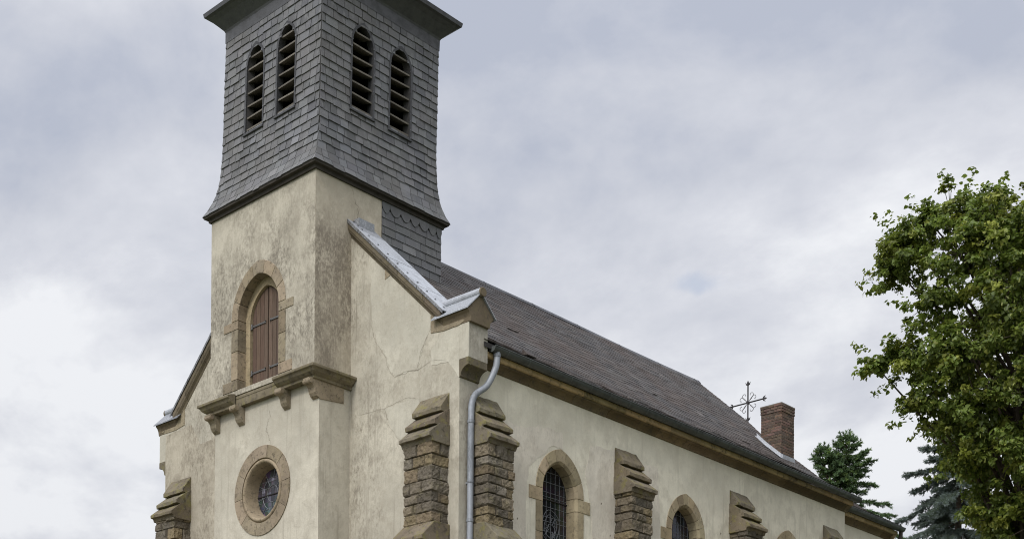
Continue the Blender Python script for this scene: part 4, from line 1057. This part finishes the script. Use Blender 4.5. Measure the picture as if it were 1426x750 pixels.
# ------------------------------------------------------------------ trees
def fast_mesh(name, V, F, T, mat, parent):
    """V (n,3) world, F (m,k) indices, T (n,3) tint"""
    me = bpy.data.meshes.new(name); V = V - np.array(origin(parent)); k = F.shape[1]
    me.vertices.add(len(V)); me.vertices.foreach_set('co', V.astype(np.float32).ravel())
    me.loops.add(F.size); me.loops.foreach_set('vertex_index', F.astype(np.int32).ravel())
    me.polygons.add(len(F)); me.polygons.foreach_set('loop_start', np.arange(0, F.size, k, dtype=np.int32)); me.polygons.foreach_set('loop_total', np.full(len(F), k, dtype=np.int32))
    me.materials.append(mat); at = me.color_attributes.new('tint', 'FLOAT_COLOR', 'POINT')
    t = np.ones((len(V), 4), np.float32); t[:, :3] = T; at.data.foreach_set('color', t.ravel()); me.update(); me.validate()
    o = bpy.data.objects.new(name, me); COL.objects.link(o); o.parent = parent; return o
def unit(a): return a / np.maximum(np.linalg.norm(a, axis=-1, keepdims=True), 1e-9)

LT_ = np.array([9.42, 11.23])
lime = thing('lime_tree', 'large leafy green lime tree standing to the right of the church', 'tree', (LT_[0], LT_[1], ground_z(*LT_)))
# crown lobes: right (m along the picture plane), height, away, radius -- seen from the churchyard path
VD = np.array([-math.sin(YAW), math.cos(YAW), 0]); RD = np.array([math.cos(YAW), math.sin(YAW), 0])
TB = np.array([LT_[0], LT_[1], 0.0]); CDZ = -.40
LOBES = [(-2.85, 12.6, 0, .36), (-2.5, 13.0, .1, .42), (-2.0, 13.45, .2, .38), (-1.65, 13.55, 0, .62), (-.55, 13.6, .2, .70), (-2.45, 13.15, .1, .42), (-1.0, 12.9, -.9, .8), (-2.75, 12.3, -.1, .55), (-1.7, 12.3, -.9, .85), (-.3, 12.5, -1.2, 1.0), (-2.15, 11.4, -.6, .6),
         (-.9, 11.4, -1.5, 1.0), (-2.65, 10.55, -.5, .50), (-3.25, 10.32, -.2, .33), (-2.0, 10.2, -1.0, .75), (-.6, 10.3, -1.8, 1.05), (-2.3, 9.45, -.4, .62), (-1.5, 9.2, -1.2, .85), (-.2, 9.2, -1.9, 1.1),
         (-1.75, 8.25, -.5, .62), (-.9, 8.1, -1.3, .85), (.3, 7.9, -1.8, 1.0), (-1.25, 7.2, -.4, .65), (-.4, 6.9, -1.1, .8), (.5, 12.9, -.4, 1.0), (1.2, 12.0, 0, 1.2), (1.0, 10.5, -1.0, 1.4), (1.4, 8.8, -.8, 1.4),
         (.9, 7.0, -.6, 1.2), (2.4, 10.8, .2, 1.3), (2.6, 9.0, .3, 1.3), (-.9, 11.0, .9, 1.3), (-.6, 9.2, .9, 1.2), (.8, 11.8, 1.6, 1.3), (.6, 9.6, 1.9, 1.4), (1.8, 7.6, 1.4, 1.2), (-.3, 7.6, .9, 1.0), (-.9, 6.2, -.2, .8), (.4, 5.8, -.6, 1.0), (1.4, 5.9, .6, 1.1)]
def lobe_pos(q): return TB + RD * (q[0] + (.2 if q[1] < 8.9 else 0) + (.2 if q[1] < 7.9 else 0)) + VD * q[2] + np.array([0, 0, q[1] + CDZ])
lr = np.random.default_rng(77)
tr = MB(); zb = ground_z(*LT_)
trunk_pts = [(TB[0], TB[1], zb - .2), (TB[0] + .03, TB[1], zb + 1.5), (TB[0] - .05, TB[1] + .05, 4.2), (TB[0] - .1, TB[1], 7.0), (TB[0] - .15, TB[1] - .1, 9.5), (TB[0] - .2, TB[1], 12.0), (TB[0] - .25, TB[1], 13.2)]
tr.tube(trunk_pts, [.34, .28, .25, .20, .14, .08, .03], 12)
tr.build('trunk', M['bark'], lime, smooth=True)
lb = MB(); CLUMPS = []
for q in LOBES:
    c = lobe_pos(q); zs0 = max(zb + 2.2, c[2] - 1.2 - np.hypot(c[0] - TB[0], c[1] - TB[1]) * .8)
    st = Vector((TB[0] - .1, TB[1], zs0)); en = Vector(c)
    mid = st.lerp(en, .5) + Vector((0, 0, .25)); r0 = .032 + .024 * q[3]
    lb.tube([st, st.lerp(mid, .6), mid, mid.lerp(en, .6), en], [r0, r0 * .85, r0 * .7, r0 * .5, r0 * .25], 7)
    nsub = int(24 * q[3] ** 2 * 2.9) + 10
    d = unit(lr.normal(size=(nsub, 3))); rad = q[3] * (lr.random(nsub) ** .42) * (1.0 + .24 * lr.normal(size=nsub))
    pc = c + d * rad[:, None] * np.array([1, 1, .9])
    for p_, di in zip(pc, d):
        CLUMPS.append((p_, di, .07 + .15 * lr.random() ** 1.3, q[3]))
        if lr.random() < .5:
            e_ = Vector(p_ + di * .12); lb.tube([en, en.lerp(e_, .5) + Vector((0, 0, .05)), e_], [r0 * .22, r0 * .14, .004], 5)
lb.build('branches', M['bark'], lime, smooth=True)
# long wisps that break the outline: right, height, away, dir right, dir up
WISP = [(-3.2, 12.25, .1, -.22, -.1), (-2.9, 13.35, .1, -.18, .14), (-1.2, 14.2, .1, .02, .2), (-3.45, 10.6, -.2, -.15, .1), (-2.2, 8.9, -.2, -.2, -.05), (-3.3, 10.35, -.2, -.25, -.12), (-3.1, 12.25, -.1, -.22, .03), (-3.05, 12.05, 0, -.2, -.1), (-2.7, 13.35, .1, -.15, .2), (-1.75, 14.1, 0, -.05, .22), (-.6, 14.15, .1, .1, .2), (-2.35, 13.6, 0, -.1, .2), (-.05, 13.95, 0, .25, .08), (-2.95, 9.9, -.3, -.2, -.15), (-2.6, 9.2, -.2, -.22, -.08), (-2.7, 11.55, -.4, -.22, -.02), (-1.75, 8.3, -.3, -.2, -.1), (-1.1, 7.5, -.2, -.2, -.12)]
for w_ in WISP:
    for k_ in range(3):
        p_ = TB + RD * (w_[0] + w_[3] * k_ * .7) + VD * w_[2] + np.array([0, 0, w_[1] + CDZ + w_[4] * k_ * .7]); CLUMPS.append((p_, unit(RD * w_[3] + np.array([0, 0, w_[4]])), .09 + .03 * (2 - k_), .12))
# leaves: each a folded heart of six corners on a clump
CN = len(CLUMPS); per = np.array([int(11 + 190 * (c[2] / .3) ** 2) if c[3] > .15 else 9 for c in CLUMPS]); NL = per.sum()
cc = np.repeat(np.array([c[0] for c in CLUMPS]), per, 0); cdir = np.repeat(np.array([c[1] for c in CLUMPS]), per, 0); crd = np.repeat(np.array([c[2] for c in CLUMPS]), per)
ctone = np.repeat(lr.uniform(.62, 1.35, CN), per); cyel = np.repeat((lr.random(CN) < .3) * lr.uniform(.2, 1.0, CN), per)
off = unit(lr.normal(size=(NL, 3))) * (lr.random(NL) ** .5)[:, None] * crd[:, None] * np.array([1.15, 1.15, .8]); pos = cc + off
nrm = unit(cdir * .55 + off / crd[:, None] * .4 + np.array([0, 0, .75]) + lr.normal(size=(NL, 3)) * .55)
down = np.array([0, 0, -1.0]) * .8 + cdir * .5 + lr.normal(size=(NL, 3)) * .5
ax = unit(down - nrm * np.sum(down * nrm, 1, keepdims=True)); sd_ = np.cross(nrm, ax)
sz = lr.uniform(.04, .105, NL)[:, None]; fold = lr.uniform(.05, .3, NL)[:, None] * sz
LEAF = [(-.05, 0, 0), (.12, .46, 1), (.55, .40, 1), (1.05, 0, .1), (.55, -.40, 1), (.12, -.46, 1)]
V = np.stack([pos + ax * a * sz + sd_ * b * sz + nrm * fold * h for a, b, h in LEAF], 1)
tone = (ctone * lr.uniform(.75, 1.3, NL))[:, None]; col = np.ones((NL, 3)) * tone
yl = np.clip(cyel + (lr.random(NL) < .06) * .8, 0, 1)[:, None]; col = col * (1 - yl) + col * np.array([1.75, 1.38, 1.1]) * yl
F6 = (np.arange(NL) * 6)[:, None]; F = np.concatenate([F6 + np.array([0, 1, 2, 3]), F6 + np.array([0, 3, 4, 5])], 0)
fast_mesh('foliage', V.reshape(-1, 3), F, np.repeat(col, 6, 0), M['lime'], lime)
# pale bracts with seeds hanging under the leaves
nb = int(NL * .10); ib_ = lr.choice(NL, nb, replace=False); bp_ = pos[ib_] + np.array([0, 0, -.03]) + cdir[ib_] * .05
d = unit(np.array([0, 0, -1.0]) + lr.normal(size=(nb, 3)) * .5); s2 = unit(np.cross(d, lr.normal(size=(nb, 3)))); l_ = lr.uniform(.05, .09, nb)[:, None]
V = np.stack([bp_ - s2 * .008, bp_ + s2 * .008, bp_ + d * l_ + s2 * .011, bp_ + d * l_ - s2 * .011], 1)
F = (np.arange(nb) * 4)[:, None] + np.arange(4)
fast_mesh('seed_bracts', V.reshape(-1, 3), F, np.ones((nb * 4, 3)) * np.array([2.6, 2.1, 2.6]), M['lime'], lime)

def spruce(name, label, base, height, spread, seed, mat, tone=(.7, 1.3), density=1.0, droop=.25, top_h=7.0, leaders=((0, 0, 1.0),), light=.0):
    r_ = np.random.default_rng(seed); bx, by = base; zg = ground_z(bx, by)
    t = thing(name, label, 'tree', (bx, by, zg)); H = height - zg
    m = MB(); m.tube([(bx, by, zg - .2), (bx, by, zg + H * .5), (bx, by, zg + H)], [.28, .17, .02], 9)
    br = MB(); tips = []
    for (lx, ly, hf) in leaders:
        Hh = H * hf; topz = zg + Hh
        if lx or ly: m.tube([(bx, by, topz - 2.2), (bx + lx * .7, by + ly * .7, topz - 1.2), (bx + lx, by + ly, topz)], [.06, .04, .01], 6)
        z = topz - .12; az = r_.uniform(0, 6.28)
        low = zg + 1.5
        while z > low:
            below = topz - z; ln = min(.12 + below * spread * r_.uniform(.75, 1.2), 3.6)
            if below > 1.6 and (lx or ly): break
            nb_ = 5 if below > .8 else 4
            fx_ = lx * max(0, 1 - below / 2.2); fy_ = ly * max(0, 1 - below / 2.2)
            for k_ in range(nb_):
                az += 2.4 + r_.uniform(-.3, .3); L_ = ln * r_.uniform(.5, 1.35); el = (.75 - min(below, 3) * .3)
                d = np.array([math.cos(az), math.sin(az), 0.0]); pts = []; n = 6
                for i in range(n):
                    s_ = i / (n - 1); pts.append(np.array([bx + fx_, by + fy_, z]) + d * L_ * s_ + np.array([0, 0, L_ * (el * s_ - droop * s_ * s_ * 1.6 + droop * .9 * s_ ** 3)]))
                br.tube([tuple(p_) for p_ in pts], [.02 + .008 * L_, .018, .014, .011, .008, .004], 5)
                side = np.array([-d[1], d[0], 0])
                nt_ = max(4, int(L_ * 24 * density))
                for q in range(nt_):
                    s_ = .18 + .82 * (q + r_.random()) / nt_; i = min(int(s_ * (n - 1)), n - 2); k2 = s_ * (n - 1) - i; p_ = pts[i] * (1 - k2) + pts[i + 1] * k2; dd = unit(pts[i + 1] - pts[i])
                    sg = 1 if q % 2 else -1; tl = (.20 + .28 * L_ * .35 * (1 - s_ * .7)) * r_.uniform(.7, 1.3)
                    td = unit(dd * .7 + side * sg * .8 * (1 - .3 * s_) + np.array([0, 0, r_.uniform(-.45, .15)])); tips.append((p_, td, tl))
                tips.append((pts[-2], unit(pts[-1] - pts[-2] + np.array([0, 0, .04])), .26))
            z -= .14 + .07 * min(below, 3) * r_.uniform(.5, 1.5)
        tips.append((np.array([bx + lx, by + ly, topz - .2]), np.array([0, 0, 1.0]), .38))
    m.build('trunk', M['bark'], t, smooth=True); br.build('branches', M['bark'], t)
    # needle sprays: every twig carries many thin needles
    vis = [q for q in tips if q[0][2] > zg + H - top_h]; low_ = [q for q in tips if q[0][2] <= zg + H - top_h]
    sel = vis + low_[::3]; nn = 60
    p0 = np.array([q[0] for q in sel]); td = np.array([q[1] for q in sel]); tl = np.array([q[2] for q in sel]); K = len(sel)
    s_ = r_.random((K, nn)); c_ = p0[:, None] + td[:, None] * (s_ * tl[:, None])[..., None]
    rd = r_.normal(size=(K, nn, 3)); rd = unit(rd - td[:, None] * np.sum(rd * td[:, None], -1, keepdims=True)); nd = unit(td[:, None] * .75 + rd * .8 + np.array([0, 0, .12]))
    nl = r_.uniform(.06, .10, (K, nn, 1)); wd = unit(np.cross(nd, r_.normal(size=(K, nn, 3)))) * .011
    V = np.stack([c_ - wd, c_ + wd, c_ + nd * nl + wd * .4, c_ + nd * nl - wd * .4], 2).reshape(-1, 3)
    F = (np.arange(K * nn) * 4)[:, None] + np.arange(4)
    tn_ = r_.uniform(tone[0], tone[1], K); cl = np.ones((K, 3)) * tn_[:, None]
    if light: 
        lt = (r_.random(K) < light)[:, None]; cl = np.where(lt, cl * np.array([1.9, 1.75, 1.2]), cl)
    fast_mesh('foliage', V, F, np.repeat(cl, nn * 4, 0), mat, t)
    return t
spruce('spruce_tree', 'dark green spruce with two uneven tops rising behind the far end of the church roof', (-4.95, 29.6), 15.95, .50, 5, M['spruce'], (.6, 1.5), .85, .30, 6.5, leaders=((0, 0, 1.0), (-.75, -.6, .97)), light=.15)
spruce('spruce_tree', 'blue grey spruce half hidden behind the big leafy lime tree', (1.2, 25.83), 14.9, .54, 9, M['bluespruce'], (.7, 1.35), 1.15, .36, 6.5)
